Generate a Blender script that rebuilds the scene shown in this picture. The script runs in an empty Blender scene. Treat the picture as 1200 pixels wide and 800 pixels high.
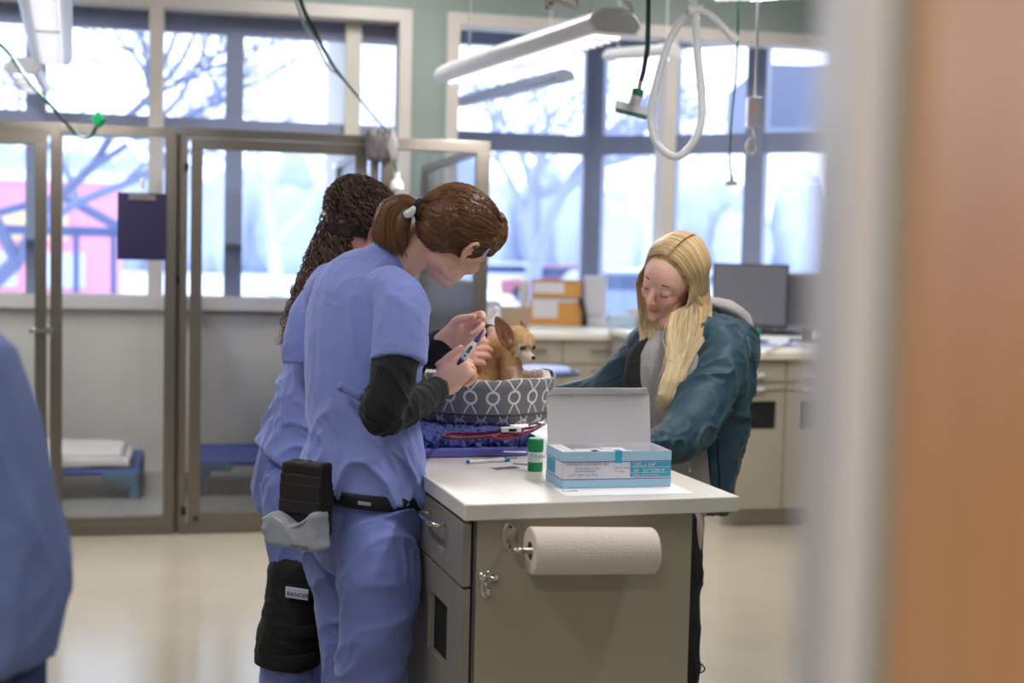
import bpy, bmesh, math, random
import numpy as np
from mathutils import Vector, Matrix
random.seed(7); RNG = np.random.default_rng(7)
SC = bpy.context.scene; COL = SC.collection
# ---------------------------------------------------------------- camera
F = 1600.0; H = 1.44
YAW = math.radians(13.0); PIT = math.atan(100/F); ROLL = math.radians(1.35)
_f = Vector((math.sin(YAW)*math.cos(PIT), math.cos(YAW)*math.cos(PIT), -math.sin(PIT)))
_r0 = Vector((math.cos(YAW), -math.sin(YAW), 0)); _u0 = _r0.cross(_f)
CR = _r0*math.cos(ROLL)+_u0*math.sin(ROLL); CU = _u0*math.cos(ROLL)-_r0*math.sin(ROLL); CF = _f
CAM = Vector((0, 0, H))
FH = Vector((math.sin(YAW), math.cos(YAW), 0)); RH = _r0.copy(); Z = Vector((0, 0, 1))
def ray(px, py): return CF + CR*((px-600)/F) + CU*((400-py)/F)
def W(px, py, d): return CAM + ray(px, py)*d
def onZ(px, py, z): r = ray(px, py); return CAM + r*((z-H)/r.z)
def onY(px, py, y): r = ray(px, py); return CAM + r*(y/r.y)
cd = bpy.data.cameras.new('camera'); cam = bpy.data.objects.new('camera', cd); COL.objects.link(cam)
cam.matrix_world = Matrix(((CR.x, CU.x, -CF.x, 0), (CR.y, CU.y, -CF.y, 0), (CR.z, CU.z, -CF.z, H), (0, 0, 0, 1)))
cd.lens = F/1200*36; cd.sensor_width = 36; cd.clip_start = 0.05; cd.clip_end = 400
cd.dof.use_dof = True; cd.dof.focus_distance = 3.45; cd.dof.aperture_fstop = 2.2
SC.camera = cam
SC.view_settings.view_transform = 'Standard'; SC.view_settings.look = 'None'
SC.view_settings.gamma = 1; SC.view_settings.use_curve_mapping = False; SC.view_settings.exposure = 0.0
# ---------------------------------------------------------------- materials
def lin(c):
    return tuple(((v/255)/12.92 if v/255 <= .04045 else ((v/255+.055)/1.055)**2.4) for v in c)
MATS = {}
def mat(name, rgb=(200, 200, 200), rough=.5, metal=0, var=0, vscale=8, bump=0, bscale=40, spec=.5, coat=0, emis=0, alpha=None,
        stretch=None, trans=0, sheen=0, vcol=False, sss=0, rgb2=None, bdist=.01):
    if name in MATS: return MATS[name]
    m = bpy.data.materials.new(name); m.use_nodes = True; nt = m.node_tree; N = nt.nodes; L = nt.links
    b = N['Principled BSDF']; c = lin(rgb)
    b.inputs['Base Color'].default_value = (*c, 1); b.inputs['Roughness'].default_value = rough
    b.inputs['Metallic'].default_value = metal; b.inputs['Specular IOR Level'].default_value = spec
    b.inputs['Coat Weight'].default_value = coat; b.inputs['Transmission Weight'].default_value = trans
    b.inputs['Sheen Weight'].default_value = sheen
    if sss:
        b.inputs['Subsurface Weight'].default_value = sss; b.inputs['Subsurface Radius'].default_value = (1, .35, .2)
        b.inputs['Subsurface Scale'].default_value = .008
    if emis:
        b.inputs['Emission Color'].default_value = (*c, 1); b.inputs['Emission Strength'].default_value = emis
    tc = N.new('ShaderNodeTexCoord'); mp = N.new('ShaderNodeMapping'); L.new(tc.outputs['Object'], mp.inputs[0])
    if stretch: mp.inputs['Scale'].default_value = stretch
    src = None
    if vcol:
        va = N.new('ShaderNodeVertexColor'); va.layer_name = 'Col'; src = va.outputs['Color']
    if var or rgb2:
        n = N.new('ShaderNodeTexNoise'); n.inputs['Scale'].default_value = vscale; n.inputs['Detail'].default_value = 4
        L.new(mp.outputs[0], n.inputs['Vector'])
        r = N.new('ShaderNodeMapRange'); r.inputs['From Min'].default_value = .3; r.inputs['From Max'].default_value = .7
        L.new(n.outputs['Fac'], r.inputs['Value'])
        if rgb2:
            mx = N.new('ShaderNodeMix'); mx.data_type = 'RGBA'; mx.inputs[6].default_value = (*c, 1); mx.inputs[7].default_value = (*lin(rgb2), 1)
            L.new(r.outputs[0], mx.inputs[0]); src = mx.outputs[2]
        else:
            r.inputs['To Min'].default_value = 1-var; r.inputs['To Max'].default_value = 1+var
            mx = N.new('ShaderNodeVectorMath'); mx.operation = 'SCALE'; mx.inputs[0].default_value = c
            if src: L.new(src, mx.inputs[0])
            L.new(r.outputs[0], mx.inputs['Scale']); src = mx.outputs[0]
    if src: L.new(src, b.inputs['Base Color'])
    if bump:
        n = N.new('ShaderNodeTexNoise'); n.inputs['Scale'].default_value = bscale; n.inputs['Detail'].default_value = 3
        L.new(mp.outputs[0], n.inputs['Vector'])
        bp = N.new('ShaderNodeBump'); bp.inputs['Strength'].default_value = bump; bp.inputs['Distance'].default_value = bdist
        L.new(n.outputs['Fac'], bp.inputs['Height']); L.new(bp.outputs[0], b.inputs['Normal'])
    MATS[name] = m; return m
def glass(name, tint=(255, 255, 255), refl=.08):
    if name in MATS: return MATS[name]
    m = bpy.data.materials.new(name); m.use_nodes = True; nt = m.node_tree; N = nt.nodes; L = nt.links
    N.remove(N['Principled BSDF']); o = N['Material Output']
    t = N.new('ShaderNodeBsdfTransparent'); t.inputs[0].default_value = (*lin(tint), 1)
    g = N.new('ShaderNodeBsdfGlossy'); g.inputs['Roughness'].default_value = .02
    fr = N.new('ShaderNodeLayerWeight'); fr.inputs['Blend'].default_value = .25
    mr = N.new('ShaderNodeMapRange'); mr.inputs['To Min'].default_value = refl*.6; mr.inputs['To Max'].default_value = .5
    L.new(fr.outputs['Fresnel'], mr.inputs['Value'])
    mx = N.new('ShaderNodeMixShader'); L.new(mr.outputs[0], mx.inputs[0]); L.new(t.outputs[0], mx.inputs[1]); L.new(g.outputs[0], mx.inputs[2])
    L.new(mx.outputs[0], o.inputs[0]); MATS[name] = m; return m
# ---------------------------------------------------------------- mesh building
def V(p): return Vector(p)
class MB:
    def __init__(s): s.v = []; s.f = []; s.mi = []; s.m = 0
    def add(s, vs, fs):
        b = len(s.v); s.v += [tuple(p) for p in vs]; s.f += [tuple(b+i for i in f) for f in fs]; s.mi += [s.m]*len(fs); return s
    def box(s, c, size, rz=0, ax=None):
        c = V(c); hx, hy, hz = size[0]/2, size[1]/2, size[2]/2
        if ax is None:
            a = Vector((math.cos(rz), math.sin(rz), 0)); b = Vector((-math.sin(rz), math.cos(rz), 0)); z = Z
        else: a, b, z = [V(q).normalized() for q in ax]
        vs = [c+a*(i*hx)+b*(j*hy)+z*(k*hz) for k in (-1, 1) for j in (-1, 1) for i in (-1, 1)]
        return s.add(vs, [(0, 2, 3, 1), (4, 5, 7, 6), (0, 1, 5, 4), (2, 6, 7, 3), (0, 4, 6, 2), (1, 3, 7, 5)])
    def bx(s, x0, x1, y0, y1, z0, z1): return s.box(((x0+x1)/2, (y0+y1)/2, (z0+z1)/2), (abs(x1-x0), abs(y1-y0), abs(z1-z0)))
    def tube(s, pts, rad, n=10, ref=None, sub=0, cap=True, closed=False):
        """pts list of Vector; rad float | list of float | list of (ra, rb): ra along ref, rb across."""
        pts = [V(p) for p in pts]
        if not isinstance(rad, (list, tuple)): rad = [rad]*len(pts)
        rad = [(r, r) if not isinstance(r, (list, tuple)) else tuple(r) for r in rad]
        if sub:
            P2, R2 = [], []; m = len(pts)
            seg = m if closed else m-1
            for i in range(seg):
                if closed: q = [pts[(i-1) % m], pts[i], pts[(i+1) % m], pts[(i+2) % m]]; rr = [rad[(i-1) % m], rad[i], rad[(i+1) % m], rad[(i+2) % m]]
                else: q = [pts[max(i-1, 0)], pts[i], pts[i+1], pts[min(i+2, m-1)]]; rr = [rad[max(i-1, 0)], rad[i], rad[i+1], rad[min(i+2, m-1)]]
                for k in range(sub):
                    t = k/sub; w = (-.5*t+t*t-.5*t**3, 1-2.5*t*t+1.5*t**3, .5*t+2*t*t-1.5*t**3, -.5*t*t+.5*t**3)
                    P2.append(sum((q[j]*w[j] for j in range(4)), Vector()))
                    R2.append(tuple(max(1e-4, sum(rr[j][c]*w[j] for j in range(4))) for c in (0, 1)))
            if not closed: P2.append(pts[-1]); R2.append(rad[-1])
            pts, rad = P2, R2
        m = len(pts); tans = []
        for i in range(m):
            if closed: t = pts[(i+1) % m]-pts[(i-1) % m]
            else: t = pts[min(i+1, m-1)]-pts[max(i-1, 0)]
            tans.append(t.normalized() if t.length > 1e-9 else Vector((0, 0, 1)))
        if ref is None:
            t0 = tans[0]; a = (Vector((0, 0, 1)) if abs(t0.z) < .9 else Vector((1, 0, 0)))
            track = True
        else: a = V(ref); track = False
        vs = []; fs = []
        for i in range(m):
            t = tans[i]; aa = a-t*a.dot(t)
            if aa.length < 1e-6: aa = t.orthogonal()
            aa.normalize(); bb = t.cross(aa)
            if track: a = aa
            for k in range(n):
                w = 2*math.pi*k/n; vs.append(pts[i]+aa*(rad[i][0]*math.cos(w))+bb*(rad[i][1]*math.sin(w)))
        for i in range(m if closed else m-1):
            for k in range(n):
                i2 = (i+1) % m; k2 = (k+1) % n
                fs.append((i*n+k, i*n+k2, i2*n+k2, i2*n+k))
        if cap and not closed:
            fs.append(tuple(range(n-1, -1, -1))); fs.append(tuple((m-1)*n+k for k in range(n)))
        return s.add(vs, fs)
    def limb(s, pts, rad, n=20, ref=None, sub=4):
        """tube with rounded ends"""
        pts = [V(p) for p in pts]; rad = [(r, r) if not isinstance(r, (list, tuple)) else tuple(r) for r in rad]
        d0 = (pts[0]-pts[1]).normalized(); d1 = (pts[-1]-pts[-2]).normalized()
        s.tube(pts, rad, n, ref, sub)
        for p, r, d in ((pts[0], rad[0], d0), (pts[-1], rad[-1], d1)):
            a = V(ref) if ref is not None else d.orthogonal()
            a = a-d*a.dot(d)
            if a.length < 1e-6: a = d.orthogonal()
            a.normalize(); b = d.cross(a); rm = min(r)
            s.ell(p, (r[0]*.985, r[1]*.985, rm*.8), (a, b, d), 16, 10)
        return s
    def ell(s, c, r, ax=None, nu=20, nv=12):
        c = V(c); r = (r, r, r) if not isinstance(r, (list, tuple)) else r
        a, b, z = (Vector((1, 0, 0)), Vector((0, 1, 0)), Z) if ax is None else [V(q) for q in ax]
        vs = [c-z*r[2]]; fs = []
        for j in range(1, nv):
            ph = -math.pi/2+math.pi*j/nv
            for i in range(nu):
                th = 2*math.pi*i/nu
                vs.append(c+a*(r[0]*math.cos(ph)*math.cos(th))+b*(r[1]*math.cos(ph)*math.sin(th))+z*(r[2]*math.sin(ph)))
        vs.append(c+z*r[2]); T = len(vs)-1
        for i in range(nu):
            fs.append((0, 1+(i+1) % nu, 1+i)); fs.append((T, T-nu+i, T-nu+(i+1) % nu))
        for j in range(nv-2):
            for i in range(nu):
                a0 = 1+j*nu; fs.append((a0+i, a0+(i+1) % nu, a0+nu+(i+1) % nu, a0+nu+i))
        return s.add(vs, fs)
    def lathe(s, prof, c, n=24, ax=None):
        """prof: list of (r, h) from bottom; closed with caps"""
        c = V(c); a, b, z = (Vector((1, 0, 0)), Vector((0, 1, 0)), Z) if ax is None else [V(q).normalized() for q in ax]
        vs = []; fs = []
        for r, h in prof:
            for k in range(n):
                w = 2*math.pi*k/n; vs.append(c+a*(r*math.cos(w))+b*(r*math.sin(w))+z*h)
        for i in range(len(prof)-1):
            for k in range(n): fs.append((i*n+k, i*n+(k+1) % n, (i+1)*n+(k+1) % n, (i+1)*n+k))
        fs.append(tuple(range(n-1, -1, -1))); fs.append(tuple((len(prof)-1)*n+k for k in range(n)))
        return s.add(vs, fs)
    def prism(s, poly, dirv):
        """poly: list of 3d points (planar), extruded by dirv"""
        p = [V(q) for q in poly]; d = V(dirv); n = len(p)
        return s.add(p+[q+d for q in p], [tuple(range(n-1, -1, -1)), tuple(range(n, 2*n))]+[(i, (i+1) % n, n+(i+1) % n, n+i) for i in range(n)])
    def quad(s, a, b, c, d): return s.add([a, b, c, d], [(0, 1, 2, 3)])
def link_mesh(name, me, mats, parent=None, base=None, smooth=False, bevel=0, subs=0):
    o = bpy.data.objects.new(name, me); COL.objects.link(o)
    for m in (mats if isinstance(mats, (list, tuple)) else [mats]): me.materials.append(m)
    off = Vector((0, 0, 0))
    if parent is not None:
        o.parent = parent; q = parent
        while q is not None: off += q.location; q = q.parent
    elif base is not None:
        off = V(base); o.location = off
    if off.length: me.transform(Matrix.Translation(-off))
    if smooth:
        me.shade_smooth()
    if bevel:
        b = o.modifiers.new('bevel', 'BEVEL'); b.width = bevel; b.segments = 2; b.limit_method = 'ANGLE'
    if subs:
        b = o.modifiers.new('sub', 'SUBSURF'); b.levels = subs; b.render_levels = subs
    return o
def bld(name, mb, mats, parent=None, base=None, smooth=False, bevel=0, subs=0):
    me = bpy.data.meshes.new(name); me.from_pydata(mb.v, [], mb.f); me.validate()
    if len(me.polygons) == len(mb.mi): me.polygons.foreach_set('material_index', mb.mi)
    bm = bmesh.new(); bm.from_mesh(me); bmesh.ops.recalc_face_normals(bm, faces=bm.faces); bm.to_mesh(me); bm.free()
    return link_mesh(name, me, mats, parent, base, smooth, bevel, subs)
def thing(name, label, cat, loc, group=None):
    o = bpy.data.objects.new(name, None); COL.objects.link(o); o.location = V(loc); o.empty_display_size = .1
    tag(o, label, cat, group); return o
def tag(o, label, cat, group=None, kind=None):
    if label: o['label'] = label
    if cat: o['category'] = cat
    if group: o['group'] = group
    if kind: o['kind'] = kind
    return o
def struct(name, mb, m, bevel=0, parent=None, smooth=False):
    o = bld(name, mb, m, parent, None, smooth, bevel)
    if parent is None: o['kind'] = 'structure'
    return o
# ---------------------------------------------------------------- numpy noise
def noise3(p, seed=0):
    p = np.asarray(p, float); i = np.floor(p).astype(np.int64); f = p-i; u = f*f*(3-2*f); r = 0
    def h(a, b, c):
        x = (a*73856093) ^ (b*19349663) ^ (c*83492791) ^ (seed*2654435761 & 0x7fffffff)
        x = (x ^ (x >> 13))*1274126177 & 0x7fffffff; x = (x ^ (x >> 16)) & 0xffff
        return x/65535.0
    for dx in (0, 1):
        for dy in (0, 1):
            for dz in (0, 1):
                w = (u[:, 0] if dx else 1-u[:, 0])*(u[:, 1] if dy else 1-u[:, 1])*(u[:, 2] if dz else 1-u[:, 2])
                r = r+w*h(i[:, 0]+dx, i[:, 1]+dy, i[:, 2]+dz)
    return r
def ridge(p, seed=0):
    return 1-np.abs(noise3(p, seed)*2-1)
def fuse(mb, voxel, smooth=4, disp=None, color=None, cut=None):
    """voxel union of the closed pieces in mb -> one continuous mesh"""
    me = bpy.data.meshes.new('tmp'); me.from_pydata(mb.v, [], mb.f)
    bm = bmesh.new(); bm.from_mesh(me); bmesh.ops.recalc_face_normals(bm, faces=bm.faces); bm.to_mesh(me); bm.free()
    o = bpy.data.objects.new('tmp', me); COL.objects.link(o)
    md = o.modifiers.new('r', 'REMESH'); md.mode = 'VOXEL'; md.voxel_size = voxel; md.adaptivity = 0
    if smooth:
        sm = o.modifiers.new('s', 'SMOOTH'); sm.iterations = smooth; sm.factor = .5
    dg = bpy.context.evaluated_depsgraph_get(); ev = o.evaluated_get(dg)
    out = bpy.data.meshes.new_from_object(ev); bpy.data.objects.remove(o); bpy.data.meshes.remove(me)
    n = len(out.vertices); co = np.empty(n*3); out.vertices.foreach_get('co', co); co = co.reshape(-1, 3)
    if disp is not None:
        no = np.empty(n*3); out.vertices.foreach_get('normal', no); no = no.reshape(-1, 3)
        co = disp(co, no); out.vertices.foreach_set('co', co.ravel())
    if color is not None:
        no = np.empty(n*3); out.vertices.foreach_get('normal', no); no = no.reshape(-1, 3)
        c = color(co, no); a = out.color_attributes.new('Col', 'FLOAT_COLOR', 'POINT')
        c4 = np.ones((n, 4)); c4[:, :3] = c; a.data.foreach_set('color', c4.ravel())
    out.update(); return out
# ================================================================ ROOM
M_wall = mat('sage_paint', (150, 163, 157), .7, var=.03, vscale=1.5)
M_low = mat('cream_panel', (218, 212, 200), .5, var=.04, vscale=2)
M_trim = mat('cream_trim', (218, 209, 202), .5, var=.03, vscale=3)
M_alu = mat('blue_grey_aluminium', (150, 158, 188), .4, metal=.1)
M_steel = mat('brushed_steel', (132, 124, 116), .33, metal=.85, bump=.15, bscale=60, stretch=(40, 40, 1), bdist=.002)
M_dark = mat('black_gap', (20, 20, 22), .8)
M_chrome = mat('chrome', (210, 208, 205), .15, metal=1)
M_floor = mat('vinyl_floor', (163, 154, 138), .17, var=.045, vscale=3, bump=.05, bscale=9, spec=.5)
M_kfloor = mat('epoxy_floor', (150, 148, 140), .35, var=.05)
M_ceil = mat('ceiling_tile', (225, 225, 220), .8, var=.02)
M_glass = glass('clear_glass', (250, 252, 255), .05); M_wglass = glass('window_glass', (248, 251, 255), .04)
Yk = onZ(205, 626, 0).y; Yw = onZ(174, 553, 0).y
print('Yk', Yk, 'Yw', Yw)
XL, XR = -4.2, 5.6; ZC = 3.5; Yf = .42
struct('floor', MB().bx(XL-.2, XR+.2, -3.2, Yw+2.2, -.1, 0), M_floor)
struct('ceiling', MB().bx(XL-.2, XR+.2, -3.2, Yw+2.2, ZC, ZC+.1), M_ceil)
# back wall with two openings (left window, bay)
def xY(px, py, y): return onY(px, py, y).x
wl0 = XL+.6; wl1 = xY(472, 200, Yw); wb0 = xY(530, 200, Yw); wb1 = xY(1010, 200, Yw)
zt = onY(300, 12, Yw).z; zs = onY(260, 348, Yw).z
print('zt', zt, 'zs', zs, 'wl1', wl1, wb0, wb1)
ztb = zt
wall = MB()
wall.bx(XL, XR, Yw, Yw+.18, ztb, ZC); wall.bx(XL, wl0, Yw, Yw+.18, 0, ztb); wall.bx(wl1, wb0, Yw, Yw+.18, 0, ztb); wall.bx(wb1, XR, Yw, Yw+.18, 0, ztb)
wall.bx(wl0, wl1, Yw, Yw+.18, zs+.35, zs+.3501)
struct('wall_back', wall, M_wall)
struct('wall_lower', MB().bx(wl0, wl1, Yw, Yw+.3, 0, zs), M_low)
struct('wall_left', MB().bx(XL-.15, XL, -3.2, Yw+.2, 0, ZC), M_wall)
struct('wall_right', MB().bx(XR, XR+.15, -3.2, Yw+.2, 0, ZC), M_wall)
# trim of both windows
def frame_trim(x0, x1, z0, z1, mulls, w=.085, sill=True):
    m = MB(); y0, y1 = Yw-.03, Yw+.16
    m.bx(x0-w, x1+w, y0, y1, z1, z1+w); m.bx(x0-w, x0, y0, y1, z0-.0, z1); m.bx(x1, x1+w, y0, y1, z0, z1)
    if sill: m.bx(x0-w, x1+w, y0-.04, y1, z0-w, z0)
    for q in mulls: m.bx(q-.045, q+.045, y0, y1, z0, z1)
    return m
struct('trim_1', frame_trim(wl0+.04, wl1-.04, zs, zt-.02, [xY(183, 100, Yw)]), M_trim, .004)
struct('trim_2', frame_trim(wb0+.03, wb1-.04, 0.9, zt-.02, [xY(784, 150, Yw)], sill=False), M_trim, .004)
# left glazing in aluminium
ya = Yw+.2
def glaz(name, x0, x1, z0, z1, y, vm, hm, t=.07, hx=0):
    m = MB(); m.bx(x0, x1, y-.003, y+.073, z1-.11-hx, z1); m.bx(x0, x1, y-.003, y+.073, z0, z0+.03); m.bx(x0, x0+t, y, y+.07, z0, z1); m.bx(x1-t, x1, y, y+.07, z0, z1)
    for q, w in vm: m.bx(q-w/2, q+w/2, y-.01, y+.08, z0, z1)
    for q, w in hm: m.bx(x0, x1, y-.004, y+.074, q-w/2, q+w/2)
    w_ = struct(name, m, M_alu)
    p = MB().bx(x0+.02, x1-.02, y+.03, y+.038, z0+.02, z1-.02); bld('pane', p, M_wglass, w_); return w_
zbar = onY(240, 152, ya).z; ztop = onY(240, 34, ya).z
glaz('window_1', wl0-.1, wl1+.05, zs-.05, zt+.03, ya, [(xY(275, 100, ya), .115), (xY(42, 100, ya), .12), (xY(-200, 100, ya), .1)], [(zbar, .15)], hx=zt-ztop-.05)
# bay: back glazing parallel to wall, then an angled side to the right
yb = Yw+1.5
c0 = V((xY(535, 100, yb)-.9, yb, 0)); c1 = V((xY(695, 200, yb), yb, 0)); c2 = V((wb1+.02, Yw+.2, 0))
zb1 = onY(620, 57, yb).z; zb0 = .86; zbb = onY(620, 168, yb).z
def wallglaz(name, a, b, z0, z1, vm, hm, zlow):
    d = (b-a); L = d.length; d.normalize(); n = Vector((-d.y, d.x, 0)); m = MB()
    def piece(s0, s1, q0, q1, th=.09): c = a+d*((s0+s1)/2)+n*.0+Z*((q0+q1)/2); m.box(c, (s1-s0, th, q1-q0), ax=(d, n, Z))
    piece(0, L, z1-.08, z1+.25, .104); piece(0, L, z0-.03, z0+.07, .104); piece(0, .09, z0, z1); piece(L-.09, L, z0, z1)
    for s, w in vm: piece(s*L-w/2, s*L+w/2, z0, z1, .13)
    for q, w in hm: piece(0, L, q-w/2, q+w/2, .1)
    w_ = struct(name, m, M_alu)
    p = MB(); c = (a+b)/2+Z*((z0+z1)/2); p.box(c, (L-.1, .008, z1-z0-.05), ax=(d, n, Z)); bld('pane', p, M_wglass, w_)
    return w_
wallglaz('window_2', c0, c1, zb0+.05, zb1+.08, [], [(zbb, .15)], 0)
def fr(px):  # fraction along side wall hit by view ray px
    r = ray(px, 200); d = c2-c1; det = r.x*(-d.y)+d.x*r.y; t = (c1.x*(-d.y)+d.x*c1.y)/det
    p = Vector((r.x*t, r.y*t, 0)); return (p-c1).dot(d)/d.length_squared
wallglaz('window_3', c1, c2, zb0+.05, zb1+.08, [(fr(784), .12), (fr(886), .15)], [(zbb, .15)], 0)
lw = MB()
for a, b in ((c0, c1), (c1, c2)):
    d = (b-a).normalized(); n = Vector((-d.y, d.x, 0)); lw.box((a+b)/2+Z*(zb0/2), ((b-a).length, .12, zb0), ax=(d, n, Z))
lw.bx(c0.x-.1, c0.x, Yw+.1, yb, 0, zt+.2)
struct('wall_bay', lw, M_low)
struct('ceiling_bay', MB().prism([(c0.x-.1, yb+.1, zb1+.2), (c1.x+.05, yb+.1, zb1+.2), (c2.x+.1, c2.y, zb1+.2), (c2.x+.1, Yw+.1, zb1+.2), (c0.x-.1, Yw+.1, zb1+.2)], (0, 0, .12)), M_wall)
# ---------------------------------------------------------------- doorway the camera looks through
jc = W(985, 400, .62); M_jamb = mat('white_door_frame', (205, 203, 206), .45)
M_wood = mat('maple_door', (222, 160, 98), .42, rgb2=(206, 142, 82), vscale=3, stretch=(14, 14, .8))
j0 = W(600+342*.70/.62, 400, .62); j1 = W(1037, 400, .62)
dv = (j1-j0); dv.z = 0; wv = dv.length; dv.normalize(); nv = Vector((-dv.y, dv.x, 0))
dr = MB(); mid = (j0+j1)/2; mid.z = 0
dr.box(mid+Z*1.07+nv*.04, (wv, .08, 2.14), ax=(dv, nv, Z))
L0 = mid-dv*1.06; dr.box(L0+Z*1.07+nv*.05, (wv, .14, 2.14), ax=(dv, nv, Z)); dr.box((mid+L0)/2+Z*2.17+nv*.05, (1.16, .14, .06), ax=(dv, nv, Z))
struct('trim_3', dr, M_jamb, .004)
wf = MB()
for s0, s1, z0, z1 in ((wv/2, 6, 0, ZC), (-9, -1.06-wv/2, 0, ZC), (-1.06-wv/2, wv/2, 2.2, ZC)):
    wf.box(mid+dv*((s0+s1)/2)+nv*.06+Z*((z0+z1)/2), (s1-s0, .1, z1-z0), ax=(dv, nv, Z))
struct('wall_front', wf, M_wall)
dd = MB(); hp = mid+dv*(wv/2+.024)-nv*.02
dd.box(hp-nv*.44+Z*1.04, (.044, .9, 2.06), ax=(dv, nv, Z)); door = struct('door_1', dd, M_wood, .002)
hd = MB(); hq = hp-nv*.82+Z*1.0; hd.tube([hq-dv*.02, hq-dv*.07, hq-dv*.07+nv*.11], .009, 10); hd.lathe([(.026, 0), (.026, .01)], hq-dv*.022, 20, ax=(nv, Z, -dv)); bld('door_handle', hd, M_chrome, door)
# hallway behind the camera
hw = MB(); hw.box(mid-nv*2.6+Z*1.75, (9, .1, 3.5), ax=(dv, nv, Z)); struct('wall_hall', hw, M_wall)
# ---------------------------------------------------------------- kennels
zk1 = onY(210, 151, Yk).z; zr = .0
def kx(px, py=400): return onY(px, py, Yk).x
def kz(px, py): return onY(px, py, Yk).z
ztr = kz(205, 150); zbase = kz(205, 612)
print('kennel top', ztr, 'base', zbase)
def fr_bar(m, px0, px1, z0, z1, dy=.05, yo=0): m.bx(kx(px0), kx(px1), Yk+yo, Yk+yo+dy, z0, z1)
zt2 = ztr-.045
# left kennel (latch side)
k1 = thing('kennel_front', 'steel framed glass kennel front on the left with a navy clipboard hung on it', 'kennel', (kx(110), Yk, 0), 'glass fronted kennels along the window wall')
m = MB(); fr_bar(m, -260, 205, zt2, ztr); fr_bar(m, 58.5, 72, .05, zt2); fr_bar(m, 192, 205, 0, zt2); fr_bar(m, -260, -247, 0, zt2); fr_bar(m, 72, 192, zt2-.0, zt2+.001)
bld('frame', m, M_steel, k1, bevel=.003)
m = MB(); fr_bar(m, -247, 193, 0, zbase, .06); fr_bar(m, 72, 192, zbase, zbase+.035); bld('bottom_rail', m, M_steel, k1, bevel=.003)
m = MB(); fr_bar(m, 71, 193, zbase+.03, zt2+.005, .008, .02); bld('glass_pane', m, M_glass, k1)
m = MB(); zd1 = kz(30, 152)
fr_bar(m, -247, 54, zd1-.07, zd1, .04); fr_bar(m, 40.5, 54, .11, zd1-.07, .04); fr_bar(m, -247, -230, .11, zd1-.07, .04); fr_bar(m, -247, 54, .07, .11, .04)
d1 = bld('door', m, M_steel, k1, bevel=.003)
m = MB(); fr_bar(m, -231, 41, .1, zd1-.06, .008, .015); bld('glass_pane', m, M_glass, d1)
m = MB(); lz = kz(48, 387); m.bx(kx(37), kx(54), Yk-.03, Yk-.012, lz-.008, lz+.008); m.tube([(kx(41), Yk-.02, lz+.008), (kx(41), Yk, lz)], .008); m.tube([(kx(38), Yk-.02, lz), (kx(38), Yk-.05, lz)], .012)
m.lathe([(.02, 0), (.02, .03)], (kx(58), Yk-.03, lz), 16, ax=((1, 0, 0), (0, 0, 1), (0, 1, 0))); bld('latch', m, M_chrome, d1)
# middle kennel
k2 = thing('kennel_front', 'steel framed glass kennel front with a closed door behind the curly haired worker', 'kennel', (kx(320), Yk, 0), 'glass fronted kennels along the window wall')
m = MB(); fr_bar(m, 210, 441, zt2+.005, ztr+.005); fr_bar(m, 210, 218.5, 0, zt2); fr_bar(m, 431.5, 441, 0, zt2); bld('frame', m, M_steel, k2, bevel=.003)
m = MB(); fr_bar(m, 218.5, 432, 0, zbase-.01, .06); bld('bottom_rail', m, M_steel, k2, bevel=.003)
m = MB(); zd = kz(240, 162)
fr_bar(m, 222, 427, zd-.055, zd, .04); fr_bar(m, 222, 236, zbase+.05, zd-.055, .04); fr_bar(m, 413, 427, zbase+.05, zd-.055, .04); fr_bar(m, 222, 427, zbase, zbase+.05, .04)
d2 = bld('door', m, M_steel, k2, bevel=.003)
m = MB(); fr_bar(m, 235, 414, zbase+.045, zd-.05, .008, .015); bld('glass_pane', m, M_glass, d2)
for za in (.1, 1.82): m = MB(); m.tube([(kx(217), Yk-.02, za), (kx(217), Yk-.02, za+.04)], .012); bld('hinge', m, M_dark, d2)
m = MB(); m.tube([(kx(228), Yk-.015, .082), (kx(234), Yk-.015, .082)], .01); bld('drop_bolt', m, M_dark, d2)
# right kennel front panel
k3 = thing('kennel_front', 'steel framed glass kennel front at the right end below the sage wall', 'kennel', (kx(505), Yk, 0), 'glass fronted kennels along the window wall')
m = MB(); z3 = kz(500, 163); fr_bar(m, 444, 570, z3-.06, z3); fr_bar(m, 444, 459, 0, z3-.06); fr_bar(m, 554, 570, 0, z3-.06); bld('frame', m, M_steel, k3, bevel=.003)
m = MB(); fr_bar(m, 459, 554, 0, zbase, .05); bld('bottom_rail', m, M_steel, k3, bevel=.003)
m = MB(); fr_bar(m, 458, 555, zbase-.01, z3-.05, .008, .02); bld('glass_pane', m, M_glass, k3)
# side partitions: solid below, glass above
M_part = mat('grey_panel', (128, 126, 140), .35, metal=.4)
def partition(x, label, zz=None, zsol=None):
    zz = zz or ztr-.02; y0, y1 = Yk+.07, Yw-.08; zsol = zsol or 1.28
    t = thing('kennel_partition', label, 'partition', (x, y0, 0), 'partitions between the kennels')
    m = MB(); m.bx(x-.02, x+.02, y0, y1, zz-.04, zz); m.bx(x-.02, x+.02, y0, y0+.04, 0, zz-.04); m.bx(x-.02, x+.02, y1-.04, y1, 0, zz-.04); m.bx(x-.02, x+.02, y0, y1, zsol-.02, zsol+.02)
    bld('frame', m, M_steel, t, bevel=.002)
    bld('solid_panel', MB().bx(x-.012, x+.012, y0+.03, y1-.03, 0.0, zsol), M_part, t)
    bld('glass_pane', MB().bx(x-.004, x+.004, y0+.03, y1-.03, zsol, zz-.03), M_glass, t)
partition(kx(203)+.012, 'grey partition between the left and middle kennels')
partition(kx(437), 'grey partition behind the curly haired worker between two kennels')
partition(kx(562), 'grey partition closing the right end of the kennels beside the ponytailed worker')
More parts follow.
